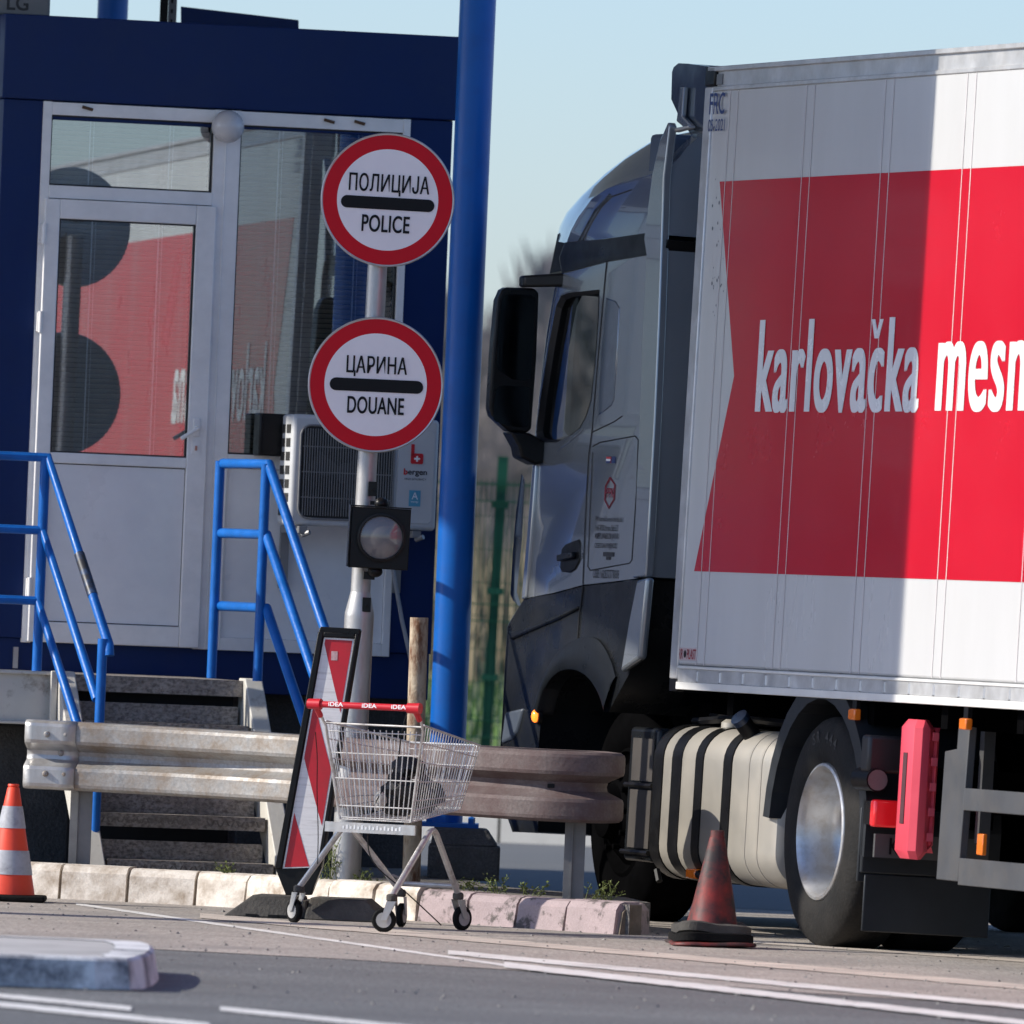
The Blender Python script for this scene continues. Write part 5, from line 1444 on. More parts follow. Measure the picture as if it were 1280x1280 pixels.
for i in range(25):
    q = 2 * math.pi * i / 24; pts.append(cw + Vector((math.sin(q) * 0.22 * math.sin(tl), math.cos(q) * 0.22, math.sin(q) * 0.22 * math.cos(tl))))
mb.tube(pts, 0.014, 8, False); mb.tube([cw, cw + Vector((-0.25, 0, -0.3))], 0.04, 8); mb.tube([pts[0], pts[12]], 0.02, 6); mb.build('steering_wheel', black, cab)
for y in (0.35, 1.55):
    mb = MB(); mb.box(xf + 0.95, xf + 1.45, y, y + 0.5, zwl - 0.45, zwl - 0.1); mb.hexa([(xf + 1.35, y, zwl - 0.1), (xf + 1.35, y + .5, zwl - 0.1), (xf + 1.5, y + .5, zwl - 0.1), (xf + 1.5, y, zwl - 0.1)], [(xf + 1.5, y + .04, zwl + 0.6), (xf + 1.5, y + .46, zwl + 0.6), (xf + 1.62, y + .46, zwl + 0.6), (xf + 1.62, y + .04, zwl + 0.6)]); mb.build('seat', darkin, cab, bevel=0.03)
# door outline, rear-panel crease lines
def groove(name, pxs, y=0.0395, r=0.004, mat=rubber_seal, parent=None):
    mb = MB(); mb.tube([(kp_(*p)[0], y, kp_(*p)[1]) for p in pxs], r, 6); return mb.build(name, mat, parent or cab)
groove('door_gap', [(759, 325), (757, 345), (753, 390), (746, 470), (740.6, 537), (736, 573), (732, 650), (729, 731)])
gp = [(741, 558), (750, 553), (794, 545), (798, 550), (796, 610), (790, 700), (787, 704), (738, 713), (735, 708), (741, 565)]
groove('locker_gap', gp, r=0.003)
groove('beltline_gap', [(741, 540), (768, 527), (778, 520)], r=0.003)
# side recess window-like panel behind the door
rp = [(758, 372), (770, 376), (775, 385), (772, 440), (768, 500), (764, 508), (748, 520), (752, 440)]
mb = MB(); mb.prism([kp_(*p) for p in rp], 0.0365, 0.05); mb.build('recess_panel', M('cab_dark_tint', (0.10, 0.125, 0.16), 0.15, 0.4, var=0.03, coat=0.8), cab, bevel=0.006)
# bright crease under the window
mb = MB(); mb.prism([kp_(*p) for p in ((697, 558), (712, 549), (725, 539), (730, 536), (727, 541), (713, 553), (697, 564))], 0.034, 0.05); mb.build('door_ledge', cabp, cab, bevel=0.004)
# door handle
hp = [(703, 686), (708, 680), (724, 674), (726, 678), (726, 700), (720, 712), (714, 716), (703, 715), (701, 710)]
mb = MB(); mb.prism([kp_(*p) for p in hp], 0.034, 0.05); hd = mb.build('door_handle', blackpl, cab, bevel=0.006)
mb = MB(); q = [kp_(*p) for p in ((703, 694), (722, 690), (722, 698), (703, 702))]; mb.prism(q, 0.01, 0.033); mb.build('handle_grip', blackpl2, hd, bevel=0.005)
# lettering on the cab side
def ktext(s, x0, x1, y0, y1, mat, bold=0.0, par=None):
    a, b = kp_((x0), (y0 + y1) / 2), kp_((x1), (y0 + y1) / 2); xm = (x0 + x1) / 2
    z1, z0 = kp_(xm, y0)[1], kp_(xm, y1)[1]
    return text(s, b[0] - a[0], z1 - z0, par or cab, mat, x=(a[0] + b[0]) / 2, y=0.036, z=(z0 + z1) / 2, bold=bold, roty=R(0))
ktext('PPK karlovačka mesna industrija d.d.', 745, 779, 645, 654, dkgrey, 0.01)
ktext('HR-47000 Karlovac, Selce 33', 745, 772, 656, 665, dkgrey, 0.01)
ktext('MEĐUNARODNI JAVNI', 744.5, 773, 666, 676, dkgrey, 0.015)
ktext('CESTOVNI PRIJEVOZ', 744, 771, 679, 687, dkgrey, 0.015)
ktext('OIB: 16257377698', 742, 773, 712, 723, dkgrey, 0.01)
ktext('PPK', 757, 769, 610, 622, M('print_dark_red', (0.25, 0.01, 0.03), 0.5), 0.012)
mb = MB()
dm = [kp_(*p) for p in ((763, 597), (769, 606), (768, 624), (761.5, 635), (756.5, 625), (757.5, 608))]
mb.tube([(x, 0.0385, z) for x, z in dm + dm[:1]], 0.004, 5); mb.build('diamond_logo', MATS['print_dark_red'], cab)
for i, (m_, x0, x1) in enumerate(((logo_r, 759, 764), (navyp, 765.5, 769.5))):
    a, b = kp_(x0, 571), kp_(x1, 579); mb = MB()
    mb.box(a[0], b[0], 0.036, 0.039, b[1], a[1])
    if i == 0: mb.mat(1).box(a[0], b[0], 0.0350, 0.0359, b[1] + (a[1] - b[1]) * .34, b[1] + (a[1] - b[1]) * .66); mb.mat(2).box(a[0], b[0], 0.0348, 0.0359, b[1], b[1] + (a[1] - b[1]) * .33)
    mb.build('flag_sticker', [m_, signwhite, navyp], cab)
a, b = kp_(755, 690), kp_(767, 700); mb = MB(); mb.box(a[0], b[0], 0.036, 0.039, a[1] - 0.02, a[1]); mb.box((a[0] + b[0]) / 2 - 0.025, (a[0] + b[0]) / 2 + 0.025, 0.036, 0.0388, b[1], a[1] - 0.021); mb.build('small_emblem', dkgrey, cab)
# dark band between cab and roof
bd = [(701, 322), (708, 303), (757, 299), (812, 291), (836, 300), (833, 313), (812, 318.5), (757, 327.5), (704, 341)]
mb = MB(); mb.loft([[(x, y - 0.006 if y < 1.25 else y + 0.006, z) for x, y, z in s] for s in secs_of([kp_(*p) for p in bd])], True, True); mb.build('roof_joint_band', blackpl, K.o, sharp=35)
# roof
rf_side = [(708, 304), (714, 289), (723, 272), (740, 249), (758, 237), (790, 224), (822, 217), (835, 214), (834, 294), (812, 291), (757, 299)]
rf_sil = [(708, 301), (712.5, 282), (721, 265), (740.6, 244), (774, 211.5), (797, 192), (830, 171), (840, 160), (834, 294), (812, 291), (757, 299)]
A = [kp_(*p) for p in rf_side]; A2 = [K.xz(p[0], p[1], 0.30) for p in rf_sil]
x_off = [a2[0] - a1[0] for a1, a2 in zip(A, A2)]
mb = MB(); secs = []
prog = [(0.04, 0.0), (0.05, 0.05), (0.075, 0.2), (0.12, 0.48), (0.18, 0.74), (0.24, 0.92), (0.30, 1.0)]
ysr = prog + [(0.6, 1.0), (1.25, 1.0)]
ysr = ysr + [(W2 - y, t) for y, t in ysr[-2::-1]]
# work in silhouette space: keep x of the side profile but raise to the silhouette height there
def zsil(x):      # height of the upper silhouette above the side profile, by local x
    pts = sorted(A2[:8]); 
    if x <= pts[0][0]: return pts[0][1]
    for (x0, z0), (x1, z1) in zip(pts[:-1], pts[1:]):
        if x0 <= x <= x1: return z0 + (z1 - z0) * (x - x0) / max(1e-6, x1 - x0)
    return pts[-1][1]
B2 = []
for i, (x, z) in enumerate(A):
    B2.append((A2[i][0], A2[i][1]) if i < 8 else (x, z))
xr0 = A[7][0]
for y, t in ysr:
    yy = min(y, W2 - y); bulge = 0.06 * max(0, min(1, (yy - 0.3) / 0.9))
    row = []
    for i, (p, q) in enumerate(zip(A, B2)):
        x = p[0] + (q[0] - p[0]) * t; z = p[1] + (q[1] - p[1]) * t
        if i < 8: z += bulge
        if i == 7: x = xr0; 
        if i in (9, 10): x = p[0]
        w = max(0, min(1, (A[0][0] + 0.5 - p[0]) / 0.5)); 
        if i >= 9: w = 0
        row.append((x - bulge * 3 * w, y, z))
    secs.append(row)
mb.loft(secs, True, True); mb.build('high_roof', cabp, K.o, sharp=42)
groove('roof_gap', [(723, 302), (733, 283), (744, 263), (757, 249), (762, 243)], y=0.042, r=0.007, mat=M('deep_blue_gap', (0.02, 0.035, 0.06), 0.3, coat=.5), parent=K.o)
groove('roof_gap', [(728, 302), (740, 277), (752, 258), (764, 246), (790, 237)], y=0.041, r=0.003, parent=K.o)
# side fairing behind the door, bright rolled edge
sf = [(822, 219), (832, 176), (842, 153), (844, 158), (836.5, 222), (833, 330), (830.6, 400), (825, 528), (818, 655), (814, 721), (798, 723), (800, 690), (803, 600), (806, 540), (810, 420), (815, 320), (812, 300)]
F = [kp_(*p) for p in sf]
mb = MB(); mb.prism(F, 0.012, 0.05); mb.build('side_fairing', cabp, K.o, bevel=0.007, seg=3)
mb = MB(); mb.prism([(x - 0.005, z) for x, z in F], W2 - 0.05, W2 - 0.01); mb.build('side_fairing', cabp, K.o, bevel=0.014, seg=3)
# bright vertical strip at the front edge of the door
mb = MB(); mb.prism([kp_(*p) for p in ((668, 580), (673, 578), (667, 660), (660, 748), (654, 750), (660, 680))], 0.028, 0.06); mb.build('door_edge_trim', MATS['silver_blue_paint'], K.o, bevel=0.012, seg=4)
# front corner deflector, dark
mb = MB(); mb.loft([[(x, y, z) for x, z in [kp_(px_ , py_, y) for px_, py_ in ((652, 592), (656, 600), (652, 680), (646, 740), (653, 762), (641, 750), (638, 743), (641, 690), (645, 640))]] for y in (0.13, 0.16, 0.22)], True, True); mb.build('corner_deflector', MATS['cab_dark_tint'], K.o, sharp=40)
# back wall of the cab and roof spoiler
xb = kp_(831, 400)[0]; zc1 = kp_(842, 165)[1]; zc0 = kp_(820, 760)[1]; zmid = kp_(832, 312)[1]
mb = MB(); mb.box(xb - 0.42, xb - 0.30, 0.06, W2 - 0.06, zc0, zmid); mb.box(xb - 0.42, xb - 0.22, 0.06, W2 - 0.06, zmid + 0.06, zc1); mb.build('cab_back', cabback, K.o, bevel=0.02)
mb = MB(); mb.box(xb - 0.42, xb - 0.1, 0.06, W2 - 0.06, zmid, zmid + 0.058); mb.box(xb - 0.3, xb - 0.18, 0.06, W2 - 0.06, kp_(800, 545)[1], kp_(800, 528)[1]); mb.build('back_crossbar', black, K.o)
sp_px = [(840, 90), (842, 84), (848, 79), (860, 79.5), (890, 83.4), (890, 170), (866, 172), (849, 146), (839, 124)]
SPq = [K.xz(p[0], p[1], 0.10) for p in sp_px]
mb = MB(); mb.loft([[(x + dx, y, z) for x, z in SPq] for y, dx in ((0.10, 0), (0.13, -0.004))], True, False); spl = mb.build('roof_spoiler', MATS['cab_dark_tint'], K.o)
mb = MB(); top = SPq[2]; bot = SPq[7]
mb.hexa([(SPq[0][0], 0.131, SPq[0][1]), (SPq[2][0], 0.131, SPq[2][1]), (SPq[3][0], 0.131, SPq[3][1]), (SPq[3][0] , 0.131, SPq[3][1] - 0.03), (SPq[8][0] + 0.03, 0.131, SPq[8][1]), (SPq[8][0], 0.131, SPq[8][1])], [(SPq[0][0], W2 - 0.1, SPq[0][1]), (SPq[2][0], W2 - 0.1, SPq[2][1]), (SPq[3][0], W2 - 0.1, SPq[3][1]), (SPq[3][0], W2 - 0.1, SPq[3][1] - 0.03), (SPq[8][0] + 0.03, W2 - 0.1, SPq[8][1]), (SPq[8][0], W2 - 0.1, SPq[8][1])]); mb.build('spoiler_shell', cabback, K.o)
st = [K.xz(p[0], p[1], 0.085) for p in ((854, 109), (858.5, 109), (856, 145), (868, 158), (862, 163), (849, 152), (850.5, 140))]
mb = MB(); mb.prism(st, 0.07, 0.095); mb.build('spoiler_strut', MATS['silver_blue_paint'], K.o, bevel=0.006)
mb = MB(); mb.prism([K.xz(*p, 0.06) for p in ((845, 161), (865, 157), (866, 160), (846, 165.5))], 0.04, 0.075); mb.build('spoiler_foot', alu, K.o, bevel=0.004)
# lower black front: bumper and arch
lo = [(655, 748), (640, 772), (634, 783), (631, 830), (628, 890), (625, 938), (626, 1000), (640, 1040), (672, 1040), (673, 930), (676, 893), (684, 862), (697, 843), (712.5, 836), (728, 838), (742, 848), (754, 868), (760, 890), (786, 842), (800, 780), (804, 724), (765, 728.5), (729, 732.5), (692, 742.5)]
LO = [kp_(*p) for p in lo]
mb = MB(); mb.loft([[(x, y + 0.002, z) for x, y, z in s] for s in secs_of(LO)][:6] , True, True); mb.build('lower_cab', blackpl2, K.o, sharp=35)
mb = MB(); mb.loft([[(x, W2 - y - 0.002, z) for x, y, z in s] for s in secs_of(LO)][:6] , True, True); mb.build('lower_cab', blackpl2, K.o, sharp=35)
bf = [kp_(*p) for p in ((655, 748), (634, 783), (625, 938), (640, 1040), (660, 1040), (672, 760))]
mb = MB(); mb.loft(secs_of(bf)[5:-5], True, True); mb.build('front_bumper', blackpl2, K.o, sharp=35)
ar0 = [(676, 893), (684, 862), (697, 843), (712.5, 836), (728, 838), (742, 848), (754, 868), (760, 890)]
ar1 = [(671, 880), (681, 845), (695, 818), (712.5, 803), (735, 794), (752, 800), (766, 826), (771, 846)]
mb = MB(); arc = [kp_(*p) for p in ar0]; arc2 = [kp_(*p) for p in ar1]
va = sm([Vector((p[0], 0, p[1])) for p in arc], 3); vb = sm([Vector((p[0], 0, p[1])) for p in arc2], 3)
mb.loft([[(p.x, 0.10, p.z), (p.x, 0.02, p.z), (p.x + (q.x - p.x) * .12, 0.012, p.z + (q.z - p.z) * .12), (p.x + (q.x - p.x) * .8, 0.020, p.z + (q.z - p.z) * .8), (q.x, 0.032, q.z), (q.x, 0.06, q.z)] for p, q in zip(va, vb)], False, True, False)
mb.build('wheel_arch', M('arch_plastic', (0.010, 0.012, 0.015), 0.35, spec=0.2, var=0.15), K.o, sharp=50)
groove('lower_gap', [(729, 733), (724, 770), (722, 800)], y=0.040, r=0.004, parent=K.o)
cre = [(638, 790), (655, 785), (700, 768), (724, 757), (724, 762), (700, 774), (660, 791), (640, 800)]
mb = MB(); mb.prism([kp_(*p) for p in cre], 0.030, 0.05); mb.build('lower_ledge', blackpl2, K.o, bevel=0.01)
mb = MB(); mb.prism([kp_(*p) for p in ((633, 890), (655, 885), (648, 915), (640, 925), (628, 930))], 0.03, 0.06); mb.build('bumper_corner', M('bumper_blue_grey', (0.07, 0.085, 0.11), 0.4), K.o, bevel=0.015)
rs = [(804, 725), (816.5, 722), (812, 770), (806.7, 824), (783, 841), (785, 830), (794, 775)]
mb = MB(); mb.prism([kp_(*p) for p in rs], 0.008, 0.05); mb.build('rear_skirt', cabp, K.o, bevel=0.016, seg=4)
v = kp_(669, 895, 0.02); mb = MB(); mb.sphere((v[0], 0.02, v[1]), 0.03, 14, 10, (0.9, 0.6, 1.0)); ind = mb.build('indicator_lamp', amber_lit, K.o)
mb = MB(); mb.lathe((v[0], 0.035, v[1]), [(0.001, -0.01), (0.038, -0.01), (0.04, 0.01)], 'y', 18); mb.build('lamp_base', black, ind)
# dark under-cab mass: engine, steps
z_s1, z_s0 = 1.02, 0.32
mb = MB(); mb.box(xf + 1.0, kp_(812, 900)[0] - 0.25, 0.42, 0.7, z_s0, z_s1); mb.box(xf + 0.2, 1.2, 0.75, 1.75, 0.45, 1.15); mb.box(xf + 0.1, xb - 0.3, 0.35, W2 - 0.35, 1.0, kp_(700, 760)[1]); mb.box(xf + 1.0, 0.6, 1.8, 2.4, 0.35, 1.0); mb.build('undercarriage', framed, K.o)
mb = MB(); mb.box(-2.4, 3.0, 0.82, 0.90, 0.68, 0.98); mb.box(-2.4, 3.0, 1.60, 1.68, 0.68, 0.98); mb.box(1.5, 2.4, 0.9, 1.6, 0.9, zb - 0.02); mb.build('chassis_rail', framed, K.o)
# mirrors
sA = kp_(684, 413)[0] + 0.04
def mir(px, py): v = hitx(K, px, py, sA); return (v.y, v.z)
mp_ = [(628, 362), (634, 359), (668, 360), (674.5, 366), (671, 450), (665, 536), (658, 542), (636, 539), (615, 520), (612, 510), (616, 440), (622, 375)]
MP = [mir(*p) for p in mp_]
mb = MB(); mb.hexa([(sA - 0.10, y * 0.94 + 0.06 * MP[6][0], z) for y, z in MP], [(sA, y, z) for y, z in MP]); mo = mb.build('mirror_housing', blackpl, K.o, bevel=0.012, seg=3)
cy = sum(p[0] for p in MP) / 12; czm = sum(p[1] for p in MP) / 12
gl_ = [(cy + (y - cy) * 0.82, z) for y, z in MP]
def zr_(lo_, hi_):
    out = []
    zmin, zmax = min(p[1] for p in MP), max(p[1] for p in MP)
    return [(sA + 0.003, cy + (y - cy) * 0.80, zmin + (zmax - zmin) * (lo_ + (hi_ - lo_) * (z - zmin) / (zmax - zmin))) for y, z in MP]
mgl = M('mirror_glass', (0.012, 0.016, 0.022), 0.08, 0.9, var=0.02)
mb = MB(); mb._add(zr_(0.36, 0.95), [tuple(range(12))]); mb.build('mirror_glass', mgl, mo)
mb = MB(); mb._add(zr_(0.04, 0.32), [tuple(range(12))]); mb.build('mirror_glass', mgl, mo)
a0 = mir(655, 352); 
mb = MB(); p1v = Vector((sA - 0.05, a0[0], mir(658, 350)[1])); q1 = kp_(704, 347); 
mb.hexa([(sA - 0.08, a0[0], p1v.z - 0.035), (sA - 0.08, a0[0], p1v.z + 0.02), (sA + 0.0, a0[0], p1v.z + 0.02), (sA + 0.0, a0[0], p1v.z - 0.035)], [(q1[0] - 0.06, 0.07, q1[1] - 0.04), (q1[0] - 0.06, 0.07, q1[1] + 0.025), (q1[0] + 0.03, 0.07, q1[1] + 0.025), (q1[0] + 0.03, 0.07, q1[1] - 0.04)]); mb.build('mirror_arm', blackpl, K.o, bevel=0.012, seg=3)
lm = [mir(*p) for p in ((637, 540), (660, 541), (690, 556), (697, 566), (690, 577), (668, 581), (650, 572), (648, 560))]
mb = MB(); mb.hexa([(sA - 0.12, y, z) for y, z in lm], [(sA + 0.02, y, z) for y, z in lm]); mb.build('mirror_arm', blackpl, K.o, bevel=0.012, seg=3)
# sun visor over the windscreen
xv = kp_(704, 336, 0.1)[0]; 
vs_ = [K.xz(p[0], p[1], 0.12) for p in ((697, 293), (700, 291), (710, 295), (704, 338), (687, 342))]
mb = MB(); mb.loft([[(x - d, y, z) for x, z in vs_] for y, d in ((0.12, 0), (0.2, 0.06), (0.5, 0.14), (1.25, 0.18), (W2 - 0.5, 0.14), (W2 - 0.2, 0.06), (W2 - 0.12, 0))], True, True); mb.build('sun_visor', blackpl, K.o, sharp=40)
# fuel tank
yt = 0.03
tk0, tk1 = K.xz(812, 1000, yt)[0], K.xz(972, 1000, yt)[0]
tz1, tz0 = K.xz(890, 909, yt + 0.15)[1], K.xz(900, 1103, yt + 0.1)[1]
def tsec(x, y0, y1, z0, z1, r, n=8):
    pts = []
    for cy_, cz2, a0_ in ((y1 - r, z1 - r, 0), (y0 + r, z1 - r, 90), (y0 + r, z0 + r, 180), (y1 - r, z0 + r, 270)):
        for i in range(n + 1):
            q = R(a0_ + 90 * i / n); pts.append((x, cy_ + r * math.cos(q), cz2 + r * math.sin(q)))
    return pts
ty1 = yt + 0.66
mb = MB(); mb.loft([tsec(tk0, yt + .05, ty1 - .05, tz0 + .05, tz1 - .05, 0.12), tsec(tk0 + 0.012, yt + 0.015, ty1 - .015, tz0 + 0.015, tz1 - .015, 0.14), tsec(tk0 + 0.04, yt, ty1, tz0, tz1, 0.15), tsec(tk1 - 0.06, yt, ty1, tz0, tz1, 0.15), tsec(tk1 - 0.02, yt + 0.012, ty1 - .012, tz0 + 0.012, tz1 - .012, 0.145), tsec(tk1, yt + .06, ty1 - .06, tz0 + .06, tz1 - .06, 0.12)], True, True)
tank = mb.build('fuel_tank', alub, K.o, sharp=50)
for x0, x1 in ((816, 827), (868, 877), (903, 913)):
    a, b = K.xz(x0, 1000, yt)[0], K.xz(x1, 1000, yt)[0]
    mb = MB(); mb.loft([tsec(a, yt - .006, ty1 + .006, tz0 - .006, tz1 + .006, 0.155), tsec(b, yt - .006, ty1 + .006, tz0 - .006, tz1 + .006, 0.155)], True, True); mb.build('tank_strap', blackpl, tank, sharp=50)
a, b = K.xz(838, 1000, yt)[0], K.xz(850, 1000, yt)[0]
mb = MB(); mb.loft([tsec(a, yt - .004, ty1 + .004, tz0 - .004, tz1 + .004, 0.154), tsec(b, yt - .004, ty1 + .004, tz0 - .004, tz1 + .004, 0.154)], True, True); mb.build('tank_joint', black, tank, sharp=50)
a = K.xz(933, 1000, yt)[0]
for x in (a, a + 0.16):
    mb = MB(); mb.loft([tsec(x, yt - .003, ty1 + .003, tz0 - .003, tz1 + .003, 0.153), tsec(x + 0.02, yt - .003, ty1 + .003, tz0 - .003, tz1 + .003, 0.153)], True, True); mb.build('tank_bead', alub, tank, sharp=50)
xc = K.xz(944, 915, 0.12)[0]
mb = MB(); mb.tube([(xc, 0.13, tz1 - 0.05), (xc + 0.02, 0.04, tz1 + 0.045)], 0.04, 18); mb.mat(1).tube([(xc + 0.018, 0.05, tz1 + 0.037), (xc + 0.024, 0.03, tz1 + 0.055)], 0.042, 18); mb.build('filler_cap', [black, M('cap_blue', (0.010, 0.022, 0.05), 0.3)], tank)
xc2 = K.xz(915, 915, 0.2)[0]; mb = MB(); mb.lathe((xc2, 0.2, tz1 - 0.005), [(0.05, 0), (0.05, 0.03), (0.03, 0.045), (0.001, 0.045)], 'z', 16); mb.build('sender_cover', alub, tank)
mb = MB(); mb.tube([(tk0, 0.22, tz1 + 0.02), (tk0 + .6, 0.24, tz1 + 0.05), (tk1, 0.2, tz1 + 0.03)], 0.018, 6); mb.tube([(tk0, 0.3, tz1 + 0.05), (tk0 + .7, 0.32, tz1 + 0.03), (tk1, 0.3, tz1 + 0.06)], 0.014, 6); mb.build('air_lines', black, K.o)
# battery box ahead of the tank
bxp = [K.xz(*p, 0.05) for p in ((784, 921), (812, 917), (812, 1045), (780, 1042), (779, 990))]
xb1 = tk0 - 0.02; xb0 = K.xz(781, 985, 0.05)[0]
mb = MB(); mb.box(xb0, xb1, 0.06, 0.6, tz0 + 0.06, tz1 - 0.02); bb_ = mb.build('battery_box', blackpl2, K.o, bevel=0.02, seg=3)
zm = (tz0 + tz1) / 2 + 0.06
mb = MB(); mb.box(xb0 + 0.07, xb1 - 0.03, 0.052, 0.0585, zm + 0.02, tz1 - 0.07); mb.box(xb0 + 0.07, xb1 - 0.03, 0.052, 0.0585, tz0 + 0.12, zm - 0.02); mb.build('box_recess', M('recess_brown', (0.05, 0.043, 0.038), 0.7), bb_)
mb = MB(); mb.tube([(xb0 + 0.02, 0.045, zm), (xb1, 0.045, zm)], 0.012, 6); mb.tube([(xb0 + 0.02, 0.045, tz0 + 0.1), (xb1, 0.045, tz0 + 0.1)], 0.012, 6); mb.build('box_rail', black, bb_)
v = K.xz(865, 1092, 0.04); mb = MB(); mb.box(v[0] - 0.06, v[0] + 0.06, 0.03, 0.07, v[1] - 0.022, v[1] + 0.022); sm_ = mb.build('side_marker', orange_l, K.o, bevel=0.006)
mb = MB(); mb.tube([(v[0] + 0.06, 0.05, v[1]), (v[0] + 0.14, 0.06, v[1] - 0.02)], 0.02, 8); mb.tube([(v[0] - 0.5, 0.05, v[1]), (v[0] - 0.46, 0.05, v[1] - 0.05)], 0.015, 6); mb.build('marker_socket', black, sm_)

# wheels
def wheel(par, name, x, yo, side, rad, dual, dish, z=None, rmat=None, tm=None):
    """yo: outer face position; side +1 when the outer face looks to -y"""
    zc = rad if z is None else z
    s = side; wd = 0.29
    t = MB(); rr_ = 0.29
    prof = [(rr_, 0.02), (rr_ + 0.02, 0.0), (rad * 0.72, -0.012), (rad * 0.86, -0.006), (rad * 0.95, 0.012), (rad * 0.985, 0.03), (rad, 0.05), (rad, wd - 0.05), (rad * 0.985, wd - 0.03), (rad * 0.86, wd), (rr_, wd - 0.02)]
    # tread ribs
    rib = []
    for r_, q in prof:
        rib.append((r_, q))
    t.lathe((0, 0, 0), [(r_, yo + s * q) for r_, q in rib], 'y', 64)
    for gq in (0.09, 0.145, 0.2):
        t.lathe((0, 0, 0), [(rad + 0.0008, yo + s * (gq - 0.006)), (rad - 0.012, yo + s * gq), (rad + 0.0008, yo + s * (gq + 0.006))], 'y', 64)
    w = t.build(name, tm or rubber, par, sharp=40)
    if dual:
        t2 = MB(); t2.lathe((0, 0, 0), [(r_, yo + s * (q + wd + 0.04)) for r_, q in prof], 'y', 48); t2.build('inner_tyre', rubber, w, sharp=40)
    r2 = MB()
    if dish:
        pr = [(rr_ + 0.012, 0.016), (rr_ + 0.006, 0.0), (rr_ - 0.006, -0.004), (rr_ - 0.014, 0.006), (rr_ - 0.028, 0.03), (rr_ - 0.036, 0.14), (rr_ - 0.05, 0.19), (rr_ - 0.075, 0.205), (0.17, 0.208), (0.14, 0.205), (0.12, 0.195), (0.11, 0.15), (0.08, 0.14), (0.001, 0.138)]
    else:
        pr = [(rr_ + 0.012, 0.016), (rr_ - 0.01, 0.0), (rr_ - 0.02, 0.02), (rr_ - 0.05, 0.04), (0.2, 0.0), (0.17, -0.03), (0.13, -0.05), (0.12, -0.10), (0.08, -0.12), (0.001, -0.12)]
    r2.lathe((0, 0, 0), [(r_, yo + s * q) for r_, q in pr], 'y', 64)
    r2.build('rim', rmat or rimm, w, sharp=45)
    nb = MB()
    for k_ in range(10):
        q = 2 * math.pi * k_ / 10; nb.lathe((0.168 * math.cos(q), yo + s * (0.205 if dish else -0.03), 0.168 * math.sin(q)), [(0.014, 0.0), (0.014, -0.03 * s), (0.001, -0.034 * s)], 'y', 6)
    nb.build('wheel_nuts', rmat or rimm, w)
    w.location = (x, 0, zc); w.rotation_euler = (0, R(random.uniform(0, 360)), 0)
    return w
xw = K.hit(1024, 1050, 0.03).x
xfw = kp_(716, 940)[0]
DW = wheel(K.o, 'wheel', xw, 0.03, 1, 0.50, True, True, 0.498, None, tyre_d)
DW.rotation_euler = (0, 0, 0)
tl_ = M('tyre_lettering', (0.045, 0.043, 0.04), 0.8)
for i_, ch in enumerate('SR 444'):
    if ch == ' ': continue
    q = 106 - i_ * 7.5; text(ch, 0.036, 0.05, DW, tl_, x=0.412 * math.cos(R(q)), y=0.0195, z=0.412 * math.sin(R(q)), roty=R(90 - q), bold=0.01)
wheel(K.o, 'wheel', xw, W2 - 0.03, -1, 0.50, True, True, 0.55)
wheel(K.o, 'wheel', xfw, 0.30, 1, 0.50, False, False, 0.498, framed, framed)  # tyre and rim near-black: the wheel arch's shade is in their colour
wheel(K.o, 'wheel', xfw, W2 - 0.06, -1, 0.50, False, False, 0.55)
for k_ in range(3):
    wheel(T.o, 'wheel', 8.0 + 1.31 * k_, 0.02, 1, 0.50, False, False, 0.498); wheel(T.o, 'wheel', 8.0 + 1.31 * k_, TW - 0.02, -1, 0.50, False, False, 0.55)
# rear fender and mudguard
mb = MB(); n = 16; secs = []
def arcpts(r, a0, a1, n): return [(xw + r * math.cos(R(a0 + (a1 - a0) * i / n)), 0.498 + r * math.sin(R(a0 + (a1 - a0) * i / n))) for i in range(n + 1)]
o_, i_ = arcpts(0.655, 176, -8, n), arcpts(0.575, 176, -8, n)
for i in range(n): mb.hexa([(o_[i][0], 0.0, o_[i][1]), (o_[i + 1][0], 0.0, o_[i + 1][1]), (i_[i + 1][0], 0.0, i_[i + 1][1]), (i_[i][0], 0.0, i_[i][1])], [(o_[i][0], 0.62, o_[i][1]), (o_[i + 1][0], 0.62, o_[i + 1][1]), (i_[i + 1][0], 0.62, i_[i + 1][1]), (i_[i][0], 0.62, i_[i][1])])
mb.build('rear_fender', fender_m, K.o)
xm = xw + 0.60
mb = MB(); mb.box(xm, xm + 0.03, 0.0, 0.62, 0.34, 0.66); mb.box(xm + 0.008, xm + 0.022, 0.02, 0.60, 0.09, 0.338); mb.box(xm - 0.02, xm + 0.0005, -0.006, 0.03, 0.30, 0.62); mb.build('mud_flap', fender_m, K.o, bevel=0.006)
mb = MB(); mb.box(xm + 0.14, xm + 0.20, 0.25, W2 - 0.25, 0.62, 0.78); mb.box(xm + 0.04, xm + 0.14, 0.4, 0.55, 0.55, 0.85); mb.build('rear_crossmember', framed, K.o, bevel=0.01)
lz_ = hitx(K, 1103, 1017, xm + 0.22)
mb = MB(); mb.box(xm + 0.18, xm + 0.24, lz_.y - 0.045, lz_.y + 0.2, lz_.z - 0.058, lz_.z + 0.058); tlm = mb.build('tail_lamp', red_l, K.o, bevel=0.012, seg=3)
mb = MB(); mb.box(xm + 0.1, xm + 0.178, lz_.y - 0.04, lz_.y + 0.2, lz_.z - 0.05, lz_.z + 0.05); mb.build('lamp_housing', blackpl, tlm)
pz_ = hitx(K, 1090, 960, xm + 0.2)
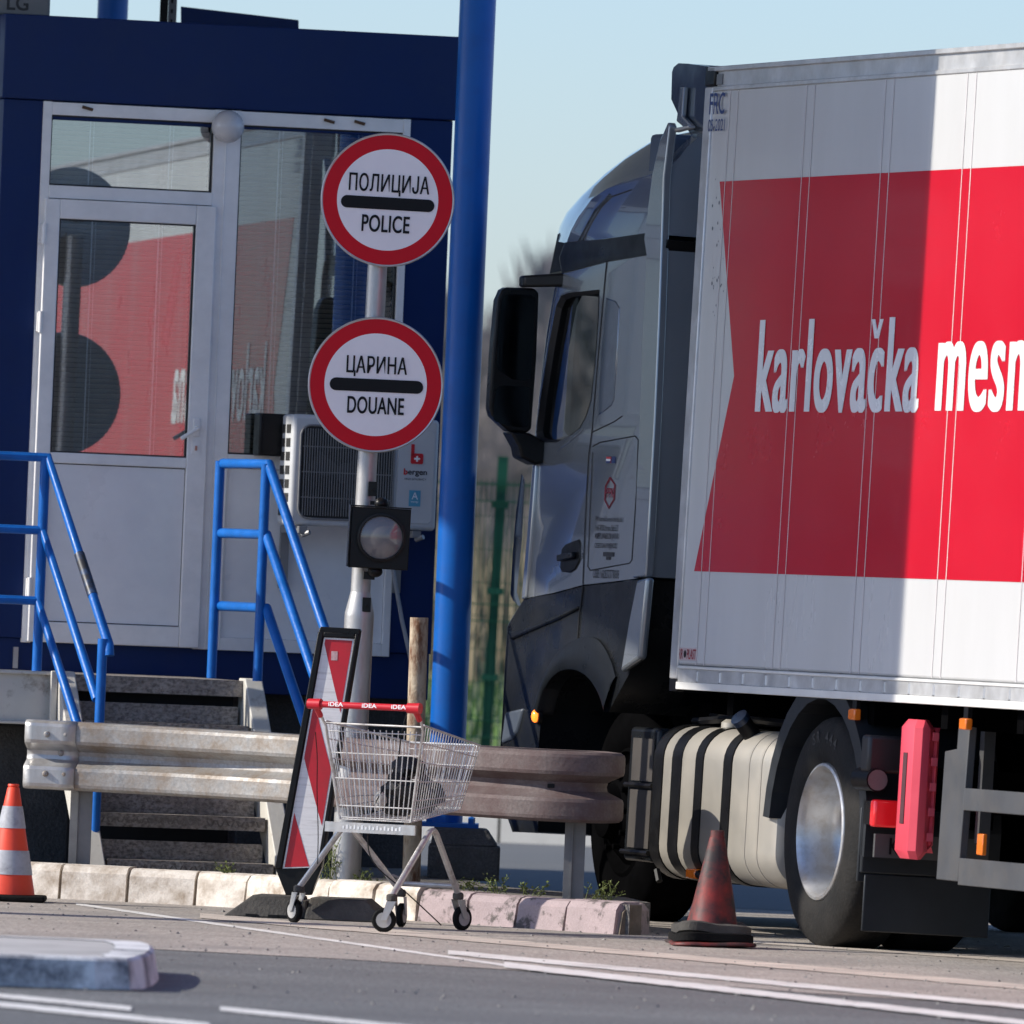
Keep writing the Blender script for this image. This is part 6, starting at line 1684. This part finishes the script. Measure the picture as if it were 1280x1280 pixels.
mb = MB(); mb.box(xm + 0.1, xm + 0.2, pz_.y - 0.02, pz_.y + 0.26, pz_.z - 0.02, pz_.z + 0.14); mb.build('valve_block', M('dark_metal', (0.03, 0.03, 0.032), 0.4, 0.3), K.o, bevel=0.015)
mb = MB(); mb.tube([(xm + 0.22, pz_.y + 0.02, pz_.z - 0.05), (xm + 0.02, pz_.y + 0.02, pz_.z - 0.05)], 0.05, 14); mb.mat(1).lathe((xm + 0.221, pz_.y + 0.02, pz_.z - 0.05), [(0.001, 0.004), (0.045, 0.004)], 'x', 14); mb.build('air_tank', [black, M('dull_metal', (0.16, 0.16, 0.16), 0.4, 0.4)], K.o)
nb_ = hitx(K, 1099, 1057, xm + 0.2)
mb = MB(); mb.box(xm + 0.18, xm + 0.2, nb_.y - 0.02, nb_.y + 0.5, nb_.z - 0.05, nb_.z + 0.05); mb.build('plate_holder', M('plate_grey', (0.07, 0.07, 0.07), 0.5), K.o)
text('K', 0.05, 0.07, K.o, black, x=xm + 0.2035, y=nb_.y + 0.07, z=nb_.z, rotz=R(90), bold=0.02)

# ------------------------------------------------------------------ canopy above everything (out of the picture)
pe = T.m @ tx_(1143, 480)
azd = Vector((math.cos(SUN_FRONT), math.sin(SUN_FRONT), 0))     # the way the light travels over the ground
left = Vector((-6.5, 0, 0)); left.y = pe.y + (left.x - pe.x) * azd.y / azd.x
perp = Vector((-azd.y, azd.x, 0))
cn.o.location = (left.x, left.y, 0)
def cl(u, v): q = azd * u + perp * v; return (q.x, q.y)
mb = MB()
a = [(0, 0), cl(6.8, 0), (cl(6.8, 0)[0], 20), (0, 20)]
mb.hexa([(x, y, 5.52) for x, y in a], [(x, y, 5.95) for x, y in a]); mb.build('roof', greyroof, cn.o)
mb = MB(); a = [cl(-0.04, -0.04), cl(6.84, -0.04), cl(6.84, -0.003), cl(-0.04, -0.003)]
mb.hexa([(x, y, 5.5) for x, y in a], [(x, y, 6.1) for x, y in a]); mb.build('fascia', navy, cn.o)
q = cl(0.6, 1.2); col_p = Vector((left.x + q[0], left.y + q[1], 0))
t = Thing('canopy_column', 'blue square clad canopy column outside the left edge of the picture', 'column', col_p, math.atan2(azd.y, azd.x), 'blue canopy columns')
mb = MB(); mb.box(-0.18, 0.18, -0.15, 0.15, 0, 5.51); mb.build('shaft', blue, t.o, bevel=0.01)
mb = MB(); mb.box(-0.22, 0.22, -0.19, 0.19, 0, 0.12); mb.build('base_plate', conc, t.o, bevel=0.01)
